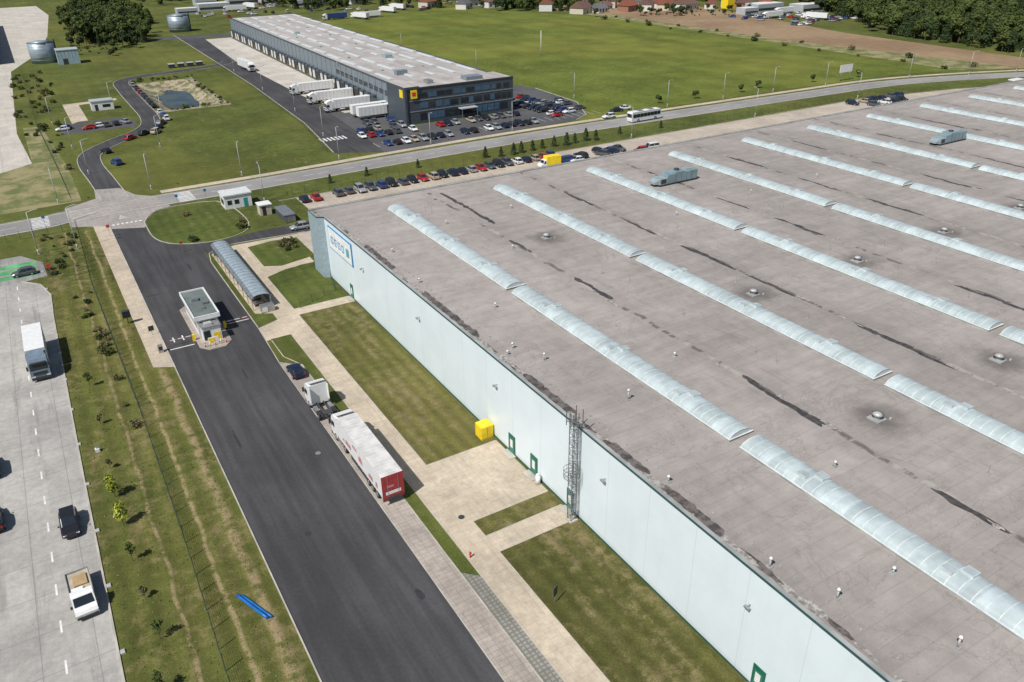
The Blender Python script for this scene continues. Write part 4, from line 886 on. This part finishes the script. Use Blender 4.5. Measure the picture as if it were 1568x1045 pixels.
scatter('shrubs',bush,inpoly([(-1,150),(2,150),(2,120),(0,120)],16)+inpoly([(-4,158),(2.4,158),(2.4,184),(-4,184)],26),.25,.6)
scatter('shrubs',[bush[2]],[(1.8+R.uniform(-.4,.4),y) for y in (128,126,124,121,112,104,98)],.4,.8)
scatter('shrubs',bush,[(38,150.5),(39,149),(36.8,151),(37.5,148.2),(38.6,151.8),(22.5,163.5),(33,166),(34,170),(40,137),(24.5,181)],.5,1.0)
scatter('shrubs',bush,inpoly([(39,366),(62,366),(66,372),(40,372)],18)+inpoly([(61,300),(63,300),(63,366),(61,366)],14)+inpoly([(43,301),(58,301),(58,303),(43,303)],9),.4,.9)
for k,(x,y) in enumerate([(-2.2,78.3),(-2.3,84),(-2.2,72),(-2.0,66),(-1.6,60),(-2.1,90),(-2.5,54),(-1.9,101),(-2,112)]):
    inst(young[0] if k in(0,1) else young[1+k%2],'young_tree',(x,y,0),k,None,1.0 if k<2 else .8)
for k in range(11): inst(pine,'pine_tree',(104+k*3.6+R.uniform(-.5,.5),185.5+R.uniform(-.8,.8),0),k,None,R.uniform(.8,1.15))
for (x,y) in ((60,187),(70,188),(84,187.5),(150,187),(165,186),(188,214),(236,214),(204,213)): inst(trees[1] if y>200 else pine,'small_tree',(x,y,0),x,None,.4 if y>200 else .7)
for (x,y) in ((225,212),(262,211),(285,208)): inst(trees[0],'small_tree',(x,y,0),x,None,.35)
b=MB(); tm=[leafmat('tuft_green',(.085,.11,.024),(.145,.17,.045)),leafmat('tuft_dry',(.2,.17,.08),(.28,.24,.12))]
q=random.Random(5)
for _ in range(8000):
    x=q.uniform(-4.8,8.8);y=q.uniform(30,182)
    if 6<x<9.2 and y>111: continue
    s=q.uniform(.05,.14); m=tm[1 if mnoise.noise(Vector((x*.4,y*.12,0)))+q.uniform(-.3,.3)>.15 else 0]; a=q.uniform(0,6.28); dx,dy=math.cos(a)*s,math.sin(a)*s
    b.face([(x-dx,y-dy,.01),(x+dx,y+dy,.01),(x+dx*.6+q.uniform(-.1,.1),y+dy*.6,s*.9)],m)
b.obj('grass_tufts')

# ------------------------------------------------------------------ light, sky, camera
sd=Vector((-.72,-.28,1.0)).normalized()
s=bpy.data.lights.new('sun','SUN'); s.energy=4.6; s.angle=math.radians(.5); s.color=(1,.97,.92)
so=bpy.data.objects.new('sun',s); COL.objects.link(so); so.rotation_euler=sd.to_track_quat('Z','Y').to_euler()
w=bpy.data.worlds.new('World'); scene.world=w; w.use_nodes=True; nt=w.node_tree
sk=nt.nodes.new('ShaderNodeTexSky'); sk.sky_type='NISHITA'; sk.sun_disc=False; sk.sun_elevation=math.asin(sd.z); sk.sun_rotation=math.atan2(sd.x,sd.y)
nt.links.new(sk.outputs[0],nt.nodes['Background'].inputs[0]); nt.nodes['Background'].inputs[1].default_value=.065
cam=bpy.data.cameras.new('camera'); co=bpy.data.objects.new('camera',cam); COL.objects.link(co)
bv=Vector((.8552,-.2535,.4520)); av=Vector((-.5181,-.3962,.7580)); nv=Vector((.01306,.8825,.4702))
m=Matrix(((bv.x,-bv.y,-bv.z),(av.x,-av.y,-av.z),(-nv.x,nv.y,nv.z))).to_4x4(); m.translation=(0,0,57.0)
loc,rot,_=m.decompose(); co.location=loc; co.rotation_mode='QUATERNION'; co.rotation_quaternion=rot
cam.sensor_width=36; cam.lens=1213/1568*36; cam.clip_end=6000; cam.clip_start=.5
scene.camera=co
scene.view_settings.view_transform='Standard'; scene.view_settings.look='None'; scene.view_settings.exposure=0
